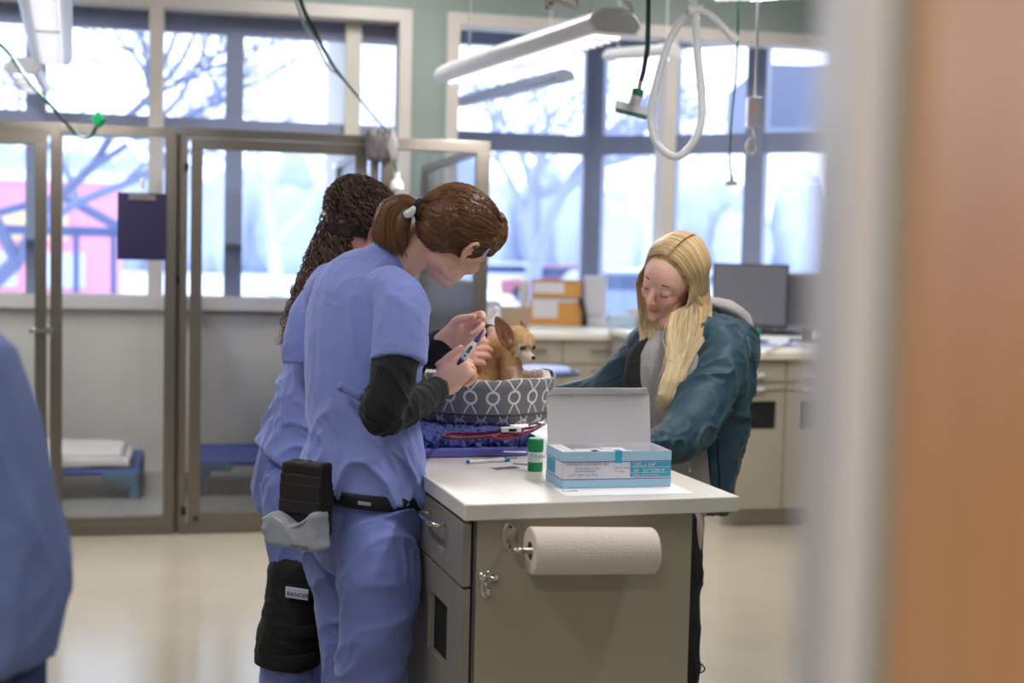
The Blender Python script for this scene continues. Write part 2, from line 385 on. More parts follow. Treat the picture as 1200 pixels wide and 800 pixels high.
struct('floor_kennel', MB().bx(XL, kx(566), Yk+.08, Yw, 0, .004), M_kfloor)
# cots
M_cotblue = mat('blue_cot_vinyl', (62, 84, 160), .55, var=.05); M_cotleg = mat('blue_plastic', (88, 122, 150), .5); M_blanket = mat('white_blanket', (222, 216, 208), .9, bump=.5, bscale=30)
def cot(x0, x1, y0, y1, z, label):
    t = thing('pet_cot', label, 'cot', ((x0+x1)/2, (y0+y1)/2, 0), 'raised cots on the kennel floor')
    m = MB(); m.bx(x0, x1, y0, y1, z-.008, z+.004); m.tube([(x0, y0, z), (x1, y0, z), (x1, y1, z), (x0, y1, z)], .018, 10, closed=True); bld('bed_sheet', m, M_cotblue, t, smooth=False)
    for cx, sx in ((x0, 1), (x1, -1)):
        for cy, sy in ((y0, 1), (y1, -1)):
            m = MB(); m.box((cx+sx*.01, cy+sy*.01, z/2), (.05, .05, z)); m.box((cx+sx*.09, cy, z-.025), (.2, .035, .05)); m.box((cx, cy+sy*.09, z-.025), (.035, .2, .05)); m.box((cx+sx*.04, cy, z-.06), (.06, .035, .05))
            bld('corner_leg', m, M_cotleg, t, bevel=.006)
    return t
cy0, cy1 = onZ(120, 586, 0).y, onZ(120, 586, 0).y+.75
cz = .16
xa = onY(-40, 565, cy0).x; xb = onY(160, 565, cy0).x
cot(xa, xb, cy0, cy1, cz, 'blue raised cot with a folded white blanket in the left kennel')
m = MB(); bx0, bx1 = onY(20, 550, cy0).x, onY(152, 550, cy0).x
def blank():
    b = MB(); b.box(((bx0+bx1)/2, cy0+.3, cz+.035), (bx1-bx0, .62, .05)); b.box(((bx0+bx1)/2-.02, cy0+.3, cz+.075), (bx1-bx0-.05, .58, .05)); return b
bme = fuse(blank(), .012, 6, disp=lambda c, n: c+np.array([0, 0, .012])+n*((noise3(c*9, 3)-.5)*.024)[:, None])
tag(link_mesh('blanket', bme, M_blanket, None, ((bx0+bx1)/2, cy0+.3, cz+.01), smooth=True), 'folded white blanket lying on the cot in the left kennel', 'blanket')
cot(onY(233, 560, cy0+.05).x, onY(233, 560, cy0+.05).x+1.0, cy0+.05, cy0+.72, .2, 'blue raised cot seen behind the middle kennel door')
# clipboard on the kennel glass
t = thing('clipboard', 'dark navy clipboard hanging on the glass of the left kennel', 'clipboard', (kx(165), Yk-.012, kz(165, 305)))
m = MB(); m.box(((kx(137)+kx(193.5))/2, Yk-.012, (kz(165, 226)+kz(165, 304.5))/2), (kx(193.5)-kx(137), .006, kz(165, 226)-kz(165, 304.5))); bld('board', m, mat('navy_plastic', (24, 12, 62), .5), t, bevel=.0025)
m = MB(); zc_ = kz(165, 231); m.bx(kx(150), kx(181), Yk-.02, Yk-.014, zc_-.015, zc_+.012); m.bx(kx(158), kx(173), Yk-.026, Yk-.014, zc_, zc_+.022); bld('clip', m, mat('clip_metal', (150, 140, 140), .3, metal=.8), t, bevel=.002)
m = MB(); q = (kx(165.5), Yk-.01, kz(165, 215)); m.ell(q, (.012, .01, .028)); m.tube([q, (q[0], Yk-.005, q[2]+.0)], .008); m.tube([(q[0], q[1], q[2]-.02), (q[0], Yk-.02, zc_+.02)], .003)
tag(bld('suction_hook', m, mat('clear_plastic', (200, 200, 195), .2), None, q, True), 'small clear suction hook on the kennel glass above the clipboard', 'hook')
# ---------------------------------------------------------------- pendant lights
M_fix = mat('white_enamel', (228, 228, 232), .35); M_lens = mat('glowing_lens', (250, 250, 255), .4, emis=2.2); M_fixg = mat('backlit_fixture_grey', (150, 158, 182), .4)  # the grey one holds a dim backlit look in its colour
def pendant(p0, p1, w, label, mats=(M_fix, M_lens), cords=True, light=30, hang=True, louvre=True, name='pendant_light'):
    p0 = V(p0); p1 = V(p1); d = p1-p0; L = d.length; d.normalize(); s = d.cross(Z).normalized(); c = (p0+p1)/2
    t = thing(name, label, 'ceiling light', c, 'suspended white linear lights')
    prof = []
    h = w*.46
    for k in range(0, 13):
        a = math.pi*k/12; prof.append((math.cos(a)*w/2, math.sin(a)*h*.72))
    prof += [(-w*.4, -h*.28), (w*.4, -h*.28)]
    m = MB(); n = len(prof); vs = []
    for e, sc in ((0, .9), (.012, 1), (L-.012, 1), (L, .9)): vs += [p0+d*e+s*(x*sc)+Z*(y*sc) for x, y in prof]
    fs = [tuple(range(n-1, -1, -1)), tuple(3*n+k for k in range(n))]
    for r in range(3): fs += [(r*n+k, r*n+(k+1) % n, (r+1)*n+(k+1) % n, (r+1)*n+k) for k in range(n)]
    m.add(vs, fs); bld('housing', m, mats[0], t, smooth=False)
    q = MB(); half = L/2-.08
    for sg in (-1, 1): q.box(c+d*(sg*(half/2+.015))-Z*(h*.29), (half-.03, w*.5, .012), ax=(d, s, Z))
    if louvre:
        q.m = 1; k = -L/2+.1
        while k < L/2-.1: q.box(c+d*k-Z*(h*.29+.01), (.004, w*.5, .014), ax=(d, s, Z)); k += .07
    bld('diffuser', q, [mats[1], mats[0]], t)
    if hang:
        for e in (.12, .88):
            a = p0+d*(L*e); cb = MB(); cb.tube([a+Z*h*.7, V((a.x, a.y, ZC))], .004, 6); bld('suspension_cable', cb, M_fix, t)
    if light:
        ld = bpy.data.lights.new('lamp', 'AREA'); ld.shape = 'RECTANGLE'; ld.size = L*.9; ld.size_y = w*.5; ld.energy = light; ld.color = (1, .97, .93)
        lo = bpy.data.objects.new('lamp', ld); COL.objects.link(lo); lo.parent = t
        x = d; z = Z; y = z.cross(x); lo.matrix_local = Matrix.Translation(-Z*(h*.3+.02))@Matrix((x, y, z)).transposed().to_4x4()
    return t
P0 = W(722, 30, 5.5); P1 = onZ(532, 92, P0.z)
pendant(P0, P1, .235, 'white linear pendant light hanging in the centre in front of the bay window', light=45)
m = MB(); q = P0+(P1-P0)*.05+Z*.06; a = W(738, 14, 5.45); m.tube([q, a, W(739, 8, 5.45), W(733, 2, 5.45), W(720, -14, 5.5), W(700, -60, 5.6)], .009, 8, sub=5)
tag(bld('power_cord', m, M_fix, None, q, True), 'short white curved power cord rising from the central pendant light', 'cord')
zq = 2.42
pendant(onZ(48, -40, zq), onZ(61, 70, zq), .21, 'white louvred linear light nearest the left edge, larger of the two there', light=45)
pendant(onZ(26, 80, zq), onZ(40, 103, zq), .2, 'smaller white linear light behind the big one at the upper left', light=0)  # mirrored light built as a solid fixture behind the real one
a = W(662, 90, 8.5); pendant(a, onZ(534, 122, a.z), .16, 'grey looking narrow light silhouetted against the bay window', mats=(M_fixg, M_fixg), light=0, louvre=False)  # window reflection built as a fixture; its backlit haze put into the grey
a = W(716, 68, 8.4); pendant(a, a+(W(790, 62, 8.0)-a)*1.0, .17, 'short white light behind the green hose near the window top', light=0, louvre=False)
a = W(838, -13, 5.4); pendant(a, W(985, -16, 6.2), .23, 'white linear light cut off by the top edge above the looped hose', light=30)
pendant((-.6, 1.6, 2.5), (-.6, 3.6, 2.5), .21, 'white linear light above the foreground', light=18)
pendant((1.6, 1.9, 2.5), (1.6, 3.9, 2.5), .21, 'white linear light above the exam table', light=26)
ld = bpy.data.lights.new('hall_fill', 'AREA'); ld.size = .6; ld.energy = 60; ld.color = (1, .93, .85)  # unseen fill added behind the camera to brighten door and jamb
lo = bpy.data.objects.new('hall_fill', ld); COL.objects.link(lo); lo.location = mid-nv*1.5-dv*.6+Z*3.0
def fill_panel(x, y, label, e):  # added unseen light panels that lift the back wall and kennels
    t = thing('ceiling_fill_light', label, 'ceiling light', (x, y, ZC), 'recessed ceiling lights out of the photo')
    m = MB(); m.bx(x-.32, x+.32, y-.62, y+.62, ZC-.02, ZC+.01); bld('frame', m, M_fix, t, bevel=.004); m = MB(); m.bx(x-.28, x+.28, y-.58, y+.58, ZC-.026, ZC-.018); bld('diffuser', m, M_lens, t)
    ld = bpy.data.lights.new('lamp', 'AREA'); ld.shape = 'RECTANGLE'; ld.size = .6; ld.size_y = 1.2; ld.energy = e; ld.color = (1, .98, .95)
    lo = bpy.data.objects.new('lamp', ld); COL.objects.link(lo); lo.parent = t; lo.location = (0, 0, -.05)
fill_panel(-1.9, 7.3, 'recessed ceiling light above the left kennel', 34); fill_panel(1.1, 7.7, 'recessed ceiling light above the right end of the kennels', 30); fill_panel(3.2, 7.6, 'recessed ceiling light in front of the bay window', 24)
# ---------------------------------------------------------------- world & exterior
w = bpy.data.worlds.new('sky'); SC.world = w; w.use_nodes = True; N = w.node_tree.nodes; Lk = w.node_tree.links
bg = N['Background']; tc = N.new('ShaderNodeTexCoord'); sx = N.new('ShaderNodeSeparateXYZ'); Lk.new(tc.outputs['Generated'], sx.inputs[0])
cr = N.new('ShaderNodeValToRGB'); cr.color_ramp.elements[0].position = .5; cr.color_ramp.elements[0].color = (.72, .80, 1, 1); cr.color_ramp.elements[1].position = .75; cr.color_ramp.elements[1].color = (.86, .93, 1, 1)
mr = N.new('ShaderNodeMapRange'); mr.inputs['From Min'].default_value = -1; Lk.new(sx.outputs[2], mr.inputs['Value']); Lk.new(mr.outputs[0], cr.inputs[0]); Lk.new(cr.outputs[0], bg.inputs[0]); bg.inputs[1].default_value = 3.6
M_snow = mat('snow', (226, 232, 246), .9, var=.05, vscale=.05)
struct('ground_snow', MB().bx(-150, 150, Yw+2.3, 260, -.5, -.3), M_snow)
M_bark = mat('hazed_bark', (122, 130, 166), .9); M_bark2 = mat('hazed_grey_bark', (142, 150, 190), .9); M_tree = mat('hazy_twigs', (196, 204, 228), .9)  # outdoor haze and flare mixed into these bark and twig colours
def bare_tree(base, h, spread, label, m_, seed, depth=6, lean=(0, 0), r0=.16, cat='tree'):
    rr = random.Random(seed); mb = MB()
    def grow(p, d, L, r, k):
        q = p+d*L; mid_ = (p+q)/2+Vector((rr.uniform(-1, 1), rr.uniform(-1, 1), rr.uniform(-1, 1)))*L*.08
        mb.tube([p, mid_, q], [r, r*.85, r*.7], 6 if k > 3 else 4, cap=False)
        if k == 0: return
        for _ in range(3 if k > 1 else 2):
            nd = (d+Vector((rr.gauss(0, 1), rr.gauss(0, 1), rr.gauss(0, .6)))*spread).normalized(); nd.z = abs(nd.z)*.7+.12; nd.normalize()
            grow(q, nd, L*rr.uniform(.62, .85), r*.62, k-1)
    grow(V(base), Vector((lean[0], lean[1], 1)).normalized(), h*.3, r0, depth)
    return tag(bld('bare_tree', mb, m_, None, base), label, cat)
def gpt(px, d): p = W(px, 300, d); p.z = -.3; return p
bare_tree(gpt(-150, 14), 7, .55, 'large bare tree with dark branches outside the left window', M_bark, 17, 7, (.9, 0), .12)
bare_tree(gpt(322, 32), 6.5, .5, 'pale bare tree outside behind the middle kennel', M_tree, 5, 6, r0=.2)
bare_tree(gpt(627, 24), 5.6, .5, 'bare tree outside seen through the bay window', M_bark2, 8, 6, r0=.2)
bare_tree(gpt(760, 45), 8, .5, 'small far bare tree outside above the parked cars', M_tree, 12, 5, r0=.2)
t = thing('canopy', 'dark grey canopy roof outside at the right end of the bay', 'canopy', gpt(940, 13.5)); q0 = W(895, 112, 13.5)
m = MB(); m.box(q0+RH*1.3+FH*1.2, (2.6, 2.4, .62), ax=(RH, FH, Z)); bld('roof', m, mat('canopy_grey', (104, 112, 140), .6), t)
for k in (1.2, 2.4): m = MB(); g = q0+RH*k; m.bx(g.x-.08, g.x+.08, g.y+.1, g.y+.26, -.3, g.z-.3); bld('post', m, mat('canopy_post', (190, 194, 214), .6), t)
# tree line
M_line = mat('distant_woods', (178, 188, 214), 1, var=.12, vscale=.4)  # distance haze put into the pale woods colour
tl = MB(); rr = random.Random(4)
for k in range(150):
    x = -70+k*1.25+rr.uniform(-.8, .8); y = 105+rr.uniform(-8, 8); h = rr.uniform(5, 9.5)
    tl.ell((x, y, h*.45), (rr.uniform(1.2, 2.6), 1.6, h*.55), None, 8, 6)
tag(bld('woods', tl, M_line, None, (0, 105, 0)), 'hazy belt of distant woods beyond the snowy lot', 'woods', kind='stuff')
# red building, pavilion
M_red = mat('red_cladding', (222, 150, 172), .8, var=.05); M_ylw = mat('sign_yellow', (222, 190, 150), .7)
b0 = W(-60, 300, 48); t = thing('shop_building', 'low pink and red building across the snow at the far left', 'building', (b0.x, b0.y, -.3))
m = MB(); m.box((b0.x+1, b0.y, 1.7), (9.5, 4, 4)); bld('wall', m, M_red, t); m = MB(); m.box((b0.x+1, b0.y-2.1, 2.1), (6.4, .2, 1.0)); bld('sign_board', m, M_ylw, t)
m = MB(); m.box((b0.x+1, b0.y, 3.8), (10, 4.4, .35)); bld('roof', m, M_snow, t)
for k in range(4): m = MB(); m.box((b0.x-2.5+k*2.2, b0.y-2.05, .6), (1.3, .12, 1.2)); bld('window', m, mat('shop_window', (190, 200, 235), .2), t)
M_pav = mat('pavilion_steel', (92, 104, 150), .6)
p0 = W(60, 300, 17); t = thing('pavilion', 'open blue grey pavilion with sloping roof outside the left window', 'pavilion', (p0.x, p0.y, -.3))
zz = 1.62
for dx in (-2.4, -1.2, -.05, .4, .85, 1.3):
    m = MB(); m.box((p0.x+dx-.1, p0.y-.06*dx, (zz-.3)/2), (.07, .07, zz+.3)); bld('post', m, M_pav, t)
m = MB(); m.box((p0.x-.5, p0.y, zz), (4.0, .1, .12)); bld('beam', m, M_pav, t)
for (u0, v0), (u1, v1), y_ in (((75, 231), (150, 272), -.4), ((75, 231), (-40, 262), -.4), ((75, 231), (150, 272), 1.4)):
    m = MB(); m.tube([W(u0, v0, 17)+V((0, y_, 0)), W(u1, v1, 17)+V((0, y_, 0))], .05, 6); bld('rafter', m, M_pav, t)
m = MB(); m.tube([W(75, 231, 17)+V((0, -.4, 0)), W(75, 231, 17)+V((0, 1.4, 0))], .05, 6); bld('ridge_beam', m, M_pav, t)
def car(p, rz, col, label):
    t = thing('parked_car', label, 'car', (p.x, p.y, -.3), 'cars parked in the snowy lot'); R_ = Matrix.Rotation(rz, 3, 'Z')
    def T(x, y, z): return V((p.x, p.y, -.3))+R_@V((x, y, z))
    m = MB(); side = [(-2.2, .3), (-2.2, .85), (-1.3, .95), (-.9, 1.42), (.9, 1.45), (1.6, .95), (2.15, .85), (2.2, .3)]
    m.prism([T(x, -.85, z) for x, z in side], T(0, .85, 0)-T(0, -.85, 0)); bld('body', m, mat('car_paint_%s' % label[:6].replace(' ', '_'), col, .3), t, bevel=.06)
    m = MB(); m.prism([T(x, -.87, z) for x, z in [(-1.1, .98), (-.82, 1.34), (.8, 1.36), (1.3, .98)]], T(0, .87, 0)-T(0, -.87, 0)); bld('windows', m, mat('car_glass', (60, 75, 110), .1), t)
    for x in (-1.4, 1.4):
        for y in (-.8, .8):
            m = MB(); m.lathe([(.32, -.1), (.34, -.05), (.34, .05), (.32, .1)], T(x, y, .33), 16, ax=(R_@V((1, 0, 0)), Z, R_@V((0, 1, 0)))); bld('wheel', m, M_dark, t)
for px, d, rz, col, lb in ((718, 34, .2, (120, 135, 170), 'blue grey car parked nearest the bay corner'), (752, 42, .1, (225, 228, 235), 'white car parked beyond the blonde visitor'), (850, 50, .3, (170, 180, 205), 'silver car parked outside above the monitor'),
                           (655, 52, 0, (150, 90, 110), 'maroon car parked far behind the orange files'), (915, 44, .2, (90, 100, 135), 'dark blue car parked at the right end of the lot'), (590, 60, .1, (200, 205, 220), 'pale car far off behind the ponytailed worker')):
    car(W(px, 300, d), rz-YAW, col, lb)
# ================================================================ EXAM TABLE AND PROPS
def text(name, body, pos, xd, yd, size, m, parent, align='LEFT', squash=1.0):
    cu = bpy.data.curves.new(name, 'FONT'); cu.body = body; cu.size = size; cu.align_x = align; cu.extrude = .0002; cu.materials.append(m)
    o = bpy.data.objects.new('tmp', cu); COL.objects.link(o); me = bpy.data.meshes.new_from_object(o.evaluated_get(bpy.context.evaluated_depsgraph_get())); bpy.data.objects.remove(o); me.name = name; o = bpy.data.objects.new(name, me); COL.objects.link(o); xd = V(xd).normalized(); yd = V(yd); yd = (yd-xd*yd.dot(xd)).normalized(); n = xd.cross(yd)
    off = Vector((0, 0, 0)); q = parent
    while q is not None: off += q.location; q = q.parent
    o.parent = parent; o.matrix_local = Matrix.Translation(V(pos)-off+n*.0006)@Matrix((xd*squash, yd, n)).transposed().to_4x4(); return o
ZT = .915
M_top = mat('white_laminate', (226, 220, 214), .3, var=.02, vscale=6)
M_cab = mat('taupe_laminate', (166, 157, 140), .5, var=.03, vscale=2)
M_cabd = mat('taupe_side_laminate', (138, 134, 126), .38, var=.03)
A = onZ(544.8, 591.5, ZT); B = onZ(869, 582.2, ZT)
ed = ray(118, 285); ed.z = 0; ed.normalize(); ew = Vector((ed.y, -ed.x, 0)); TW = (B-A).length; TL = 1.75
def tp(u, v, z=ZT): return Vector((A.x, A.y, z))+ew*u+ed*v     # table coordinates
print('table width', TW, 'left edge check', [(A+ed*.4)])
ex = thing('exam_table', 'taupe exam cabinet with white top where the dog is examined', 'table', tp(TW/2, TL/2, 0))
m = MB(); m.box(tp(TW/2, TL/2, ZT-.0175), (TW, TL, .035), ax=(ew, ed, Z)); bld('worktop', m, M_top, ex, bevel=.003)
ux0, ux1 = .012, TW-.105; fv = .03
m = MB(); m.box(tp((ux0+ux1)/2+.01, TL/2+.01, (ZT-.035)/2+.05), (ux1-ux0-.02, TL-.06, ZT-.035-.1), ax=(ew, ed, Z)); bld('carcass', m, M_cabd, ex)
m = MB(); m.box(tp((ux0+ux1)/2+.011, fv, (ZT-.035)/2), (ux1-ux0-.022, .02, ZT-.035), ax=(ew, ed, Z)); bld('end_panel', m, M_cab, ex, bevel=.001)
m = MB(); m.box(tp((ux0+ux1)/2+.03, TL/2+.02, .05), (ux1-ux0-.1, TL-.12, .1), ax=(ew, ed, Z)); bld('toe_kick', m, M_dark, ex)
zsp = .728
for k, (v0, v1) in enumerate(((fv-.008, .56), (.566, 1.13), (1.136, TL-.05))):
    m = MB(); m.box(tp(ux0, (v0+v1)/2, (zsp+.006+ZT-.045)/2), (.019, v1-v0, ZT-.045-zsp-.006), ax=(ew, ed, Z)); d = bld('drawer', m, M_cabd, ex, bevel=.0015)
    m = MB(); c = (v0+v1)/2-.05; m.tube([tp(ux0-.008, c-.07, .84), tp(ux0-.04, c-.065, .84), tp(ux0-.04, c+.065, .84), tp(ux0-.008, c+.07, .84)], .005, 8, sub=3); bld('handle', m, M_chrome, d, smooth=True)
    m = MB()
    hz0, hz1, hv0, hv1 = .52, .66, v0+.12, v0+.30
    for a0, a1, z0, z1 in ((v0, hv0, .11, zsp), (hv1, v1, .11, zsp), (hv0, hv1, .11, hz0), (hv0, hv1, hz1, zsp)):
        m.box(tp(ux0, (a0+a1)/2, (z0+z1)/2), (.019, a1-a0, z1-z0), ax=(ew, ed, Z))
    d = bld('cabinet_door', m, M_cabd, ex)
    m = MB(); m.box(tp(ux0+.008, (hv0+hv1)/2, (hz0+hz1)/2), (.004, hv1-hv0, hz1-hz0), ax=(ew, ed, Z)); bld('cutout', m, M_dark, d)  # black plate paints the shade inside the door opening
m = MB(); m.box(tp(ux0-.011, .2, .775), (.002, .05, .014), ax=(ew, ed, Z)); bld('label_plate', m, mat('label_grey', (150, 150, 152), .4), ex)
# coat hook
def panelpt(px, py, off=0.0):   # point on end panel plane
    n = ed; p0_ = tp(0, fv-.01-off, 0); r = ray(px, py); t = (p0_-CAM).dot(n)/r.dot(n); return CAM+r*t
h0 = panelpt(569, 683)
hk = MB(); hk.ell(h0-ed*.001-Z*.002, (.014, .004, .03), (ew, ed, Z)); hk.ell(h0-ed*.002+Z*.016, (.018, .005, .012), (ew, ed, Z))
for sg in (-1, 1): hk.tube([h0+Z*.008-ed*.004, h0+Z*.018-ed*.02+ew*sg*.004, h0+Z*.016-ed*.032+ew*sg*.012, h0+Z*.026-ed*.036+ew*sg*.016], [.004, .004, .004, .005], 8, sub=4)
hk.tube([h0-ed*.003, h0-Z*.02-ed*.008, h0-Z*.022-ed*.02, h0-Z*.008-ed*.03], [.0045, .0045, .004, .005], 8, sub=4); hk.ell(h0-Z*.03-ed*.004, .003); 
tag(bld('coat_hook', hk, M_chrome, None, h0, True), 'chrome coat hook screwed to the end of the exam table', 'hook')
# paper towel
r0_ = panelpt(621, 645, .075); r1_ = panelpt(765, 645, .075)
pr = thing('paper_towel_roll', 'white paper towel roll hanging under the exam table top', 'paper towel', (r0_+r1_)/2)
ax_ = (r1_-r0_).normalized(); bx_ = Z.cross(ax_).normalized()
Lr = (r1_-r0_).length; R_ = 28/1600*(r0_-CAM).dot(CF)
m = MB(); n = 40; vs = []; fs = []
for r, h in ((.02, 0), (R_-.002, 0), (R_, .003), (R_, Lr-.003), (R_-.002, Lr), (.02, Lr)):
    for k in range(n): w_ = 2*math.pi*k/n; vs.append(r0_+ax_*h+bx_*(r*math.cos(w_))+Z*(r*math.sin(w_)))
for i in range(6): fs += [(i*n+k, i*n+(k+1) % n, ((i+1) % 6)*n+(k+1) % n, ((i+1) % 6)*n+k) for k in range(n)]
m.add(vs, fs); bld('paper', m, mat('paper_towel', (230, 216, 208), .9, bump=.25, bscale=220), pr, smooth=False)
m = MB(); vs = []; fs = []
for r, h in ((.0195, .001), (.0195, Lr-.001), (.017, Lr-.001), (.017, .001)):
    for k in range(n): w_ = 2*math.pi*k/n; vs.append(r0_+ax_*h+bx_*(r*math.cos(w_))+Z*(r*math.sin(w_)))
for i in range(4): fs += [(i*n+k, i*n+(k+1) % n, ((i+1) % 4)*n+(k+1) % n, ((i+1) % 4)*n+k) for k in range(n)]
m.add(vs, fs); bld('cardboard_core', m, mat('cardboard', (120, 92, 70), .9), pr)
fl = panelpt(597, 628); hd = thing('towel_holder', 'nickel wall bracket holding the paper towel roll', 'holder', fl); M_nick = mat('satin_nickel', (190, 182, 170), .3, metal=.9)
m = MB(); m.ell(fl, (.02, .006, .031), (ew, ed, Z), 28, 14); 
bld('flange', m, M_nick, hd, smooth=False)
m = MB(); ra = r0_-ax_*.03; m.tube([fl-ed*.004-Z*.006, fl-ed*.03-Z*.012, ra-ax_*.002, ra+ax_*.01], [.008, .007, .007, .008], 12, sub=4); m.tube([ra, r1_+ax_*.004], .007, 12); bld('rod', m, M_nick, hd, smooth=True)
for q in (.021, -.021):
    m = MB(); m.ell(fl-ed*.008+Z*q, (.003, .003, .003)); bld('screw', m, M_dark, hd)
# infusion set box
zb = ZT+.002; hb = .083
c00 = onZ(658.5, 572, zb); c10 = onZ(785.5, 569.5, zb); xb_ = (c10-c00); WB = xb_.length; xb_.normalize(); yb_ = Vector((-xb_.y, xb_.x, 0)); DB = .135
def bp(u, v, z): return Vector((c00.x, c00.y, zb))+xb_*u+yb_*v+Z*z
M_bw = mat('box_white', (236, 234, 242), .5); M_bb = mat('box_light_blue', (172, 216, 240), .5); M_bt = mat('box_teal', (56, 172, 204), .5); M_bp = mat('box_purple_line', (120, 100, 180), .5); M_txt = mat('grey_print', (110, 105, 130), .6); M_bin = mat('box_inner', (214, 210, 214), .7)
bxr = thing('supply_box', 'light blue and white cardboard box of infusion sets with open lid', 'box', bp(WB/2, DB/2, 0))
def wallbox(m, u0, u1, v0, v1, z0, z1): m.box(bp((u0+u1)/2, (v0+v1)/2, (z0+z1)/2), (u1-u0, v1-v0, z1-z0), ax=(xb_, yb_, Z))
m = MB(); t_ = .0016
wallbox(m, 0, WB, 0, t_, 0, hb); wallbox(m, 0, WB, DB-t_, DB, 0, hb); wallbox(m, 0, t_, 0, DB, 0, hb); wallbox(m, WB-t_, WB, 0, DB, 0, hb); wallbox(m, 0, WB, 0, DB, 0, t_); wallbox(m, t_, .035, t_, DB, hb-.003, hb-.0015)
bld('carton', m, M_bw, bxr)
e = .0006
for nm, z0, z1, mm in (('upper_band', .061, hb, M_bb), ('lower_band', 0, .018, M_bb), ('upper_stripe', .0585, .0605, M_bp), ('lower_stripe', .0185, .0203, M_bp)):
    m = MB(); wallbox(m, 0-e, WB+e, -e, 0, z0, z1); wallbox(m, -e, 0, -e, DB, z0, z1); bld(nm, m, mm, bxr)
m = MB(); wallbox(m, -e*1.2, 0, .06, DB-.01, .024, .056); bld('teal_side_panel', m, M_bt, bxr); m = MB(); wallbox(m, WB*.62, WB, -e*1.2, 0, .0235, .0575); blk = bld('teal_panel', m, M_bt, bxr)
m = MB(); wallbox(m, WB*.62, WB, -e*2, 0, .0455, .0463); wallbox(m, WB*.62, WB, -e*2, 0, .0325, .0333); bld('panel_line', m, M_bw, blk)
def bt(body, u, z, s, mm, al='LEFT', sq=1.0): text('lettering', body, bp(u, -.0016, z), xb_, Z, s, mm, bxr, al, sq)
bt('WINGED INFUSION SET', .008, .0515, .0078, M_txt, sq=1.25); bt('TERUMO', .01, .068, .0075, M_bw, sq=1.3)
bt('23G x 3/4"', WB*.645, .0475, .0125, M_bw, sq=1.0); bt('SV*23BLK', WB*.735, .0345, .0118, M_bw, sq=1.1); bt('REF', WB*.65, .0355, .008, M_bw)
bt('STERILE  SINGLE USE ONLY', WB*.64, .0262, .0045, M_bw, sq=1.2); bt('Set con aguja con alas', .03, .0435, .0055, M_txt, sq=1.2); bt('Perfusionsbesteck', .03, .037, .0055, M_txt, sq=1.2)
bt('LOT  EXP  50  PCS', .012, .0275, .006, M_txt, sq=1.5); bt('with luer adapter', WB*.475, .044, .005, M_txt, sq=1.1); bt('12" tubing', WB*.475, .036, .005, M_txt, sq=1.1)
# lid
lh = .118; ld_ = (Z*.985+yb_*.17).normalized(); ln = xb_.cross(ld_)
l0 = bp(0, DB, hb); m = MB(); m.box(l0+xb_*WB/2+ld_*lh/2, (WB*.985, lh, .0016), ax=(xb_, ld_, ln)); lid = bld('lid', m, M_bin, bxr)
f0 = l0+ld_*lh; fd = (Z*.72-yb_*.7).normalized(); m = MB()
m.prism([f0+xb_*.003, f0+xb_*(WB-.003), f0+xb_*(WB-.014)+fd*.022, f0+xb_*.016+fd*.022], xb_.cross(fd)*.0015); bld('tuck_flap', m, M_bin, lid)
m = MB(); wallbox(m, WB*.48, WB*.54, -.0018, 0, .056, hb); wallbox(m, WB*.48, WB*.54, 0, .02, hb, hb+.001); bld('tape', m, mat('blue_tape', (60, 175, 215), .25), bxr)
for k in range(7):
    q = MB(); u = .05+k*.018; q.box(bp(u+.01, .05+.02*(k % 3), hb-.012+.003*(k % 2)), (.055, .05, .004), ax=(xb_*.9+yb_*.3*(1-k % 2), yb_, Z)); tag(bld('infusion_packet', q, mat('packet_white', (240, 240, 246), .3), None, bp(u, .05, hb-.02), bevel=.001), 'white sterile packet inside the open infusion set box', 'packet', 'packets in the open box')
# paper under the box
m = MB(); m.box(onZ(722, 571, ZT)+Z*.0006, (.30, .20, .0008), ax=(xb_, yb_, Z)); sh = tag(bld('paper_sheet', m, mat('white_paper', (246, 244, 250), .7), None, onZ(722, 571, ZT)), 'white paper sheet lying under the infusion set box', 'paper')
text('print', 'Forms', onZ(660, 576, ZT+.0012), xb_, yb_, .014, M_txt, sh)
# green bottle
M_grn = mat('green_plastic', (14, 140, 78), .4); q = onZ(627, 551.5, ZT); sc = (q-CAM).dot(CF)/1600
bt_ = thing('small_bottle', 'small green bottle with white label on the exam table', 'bottle', q)
m = MB(); m.lathe([(8.4*sc, 0), (8.9*sc, 1.5*sc), (8.9*sc, 24*sc), (7.5*sc, 26*sc)], q, 28); bld('body', m, M_grn, bt_, smooth=False)
m = MB(); m.lathe([(9.0*sc, 11*sc), (9.0*sc, 23*sc)], q, 28); lb = bld('label', m, mat('label_pale', (205, 226, 216), .5), bt_)
m = MB(); m.lathe([(9.3*sc, 25*sc), (9.4*sc, 26*sc), (9.2*sc, 37*sc), (8*sc, 38.5*sc)], q, 28); bld('cap', m, M_grn, bt_)
text('lettering', 'TYLAN', q-CF*9.3*sc-RH*6.5*sc+Z*16*sc, RH, Z, 5.5*sc, M_txt, bt_)
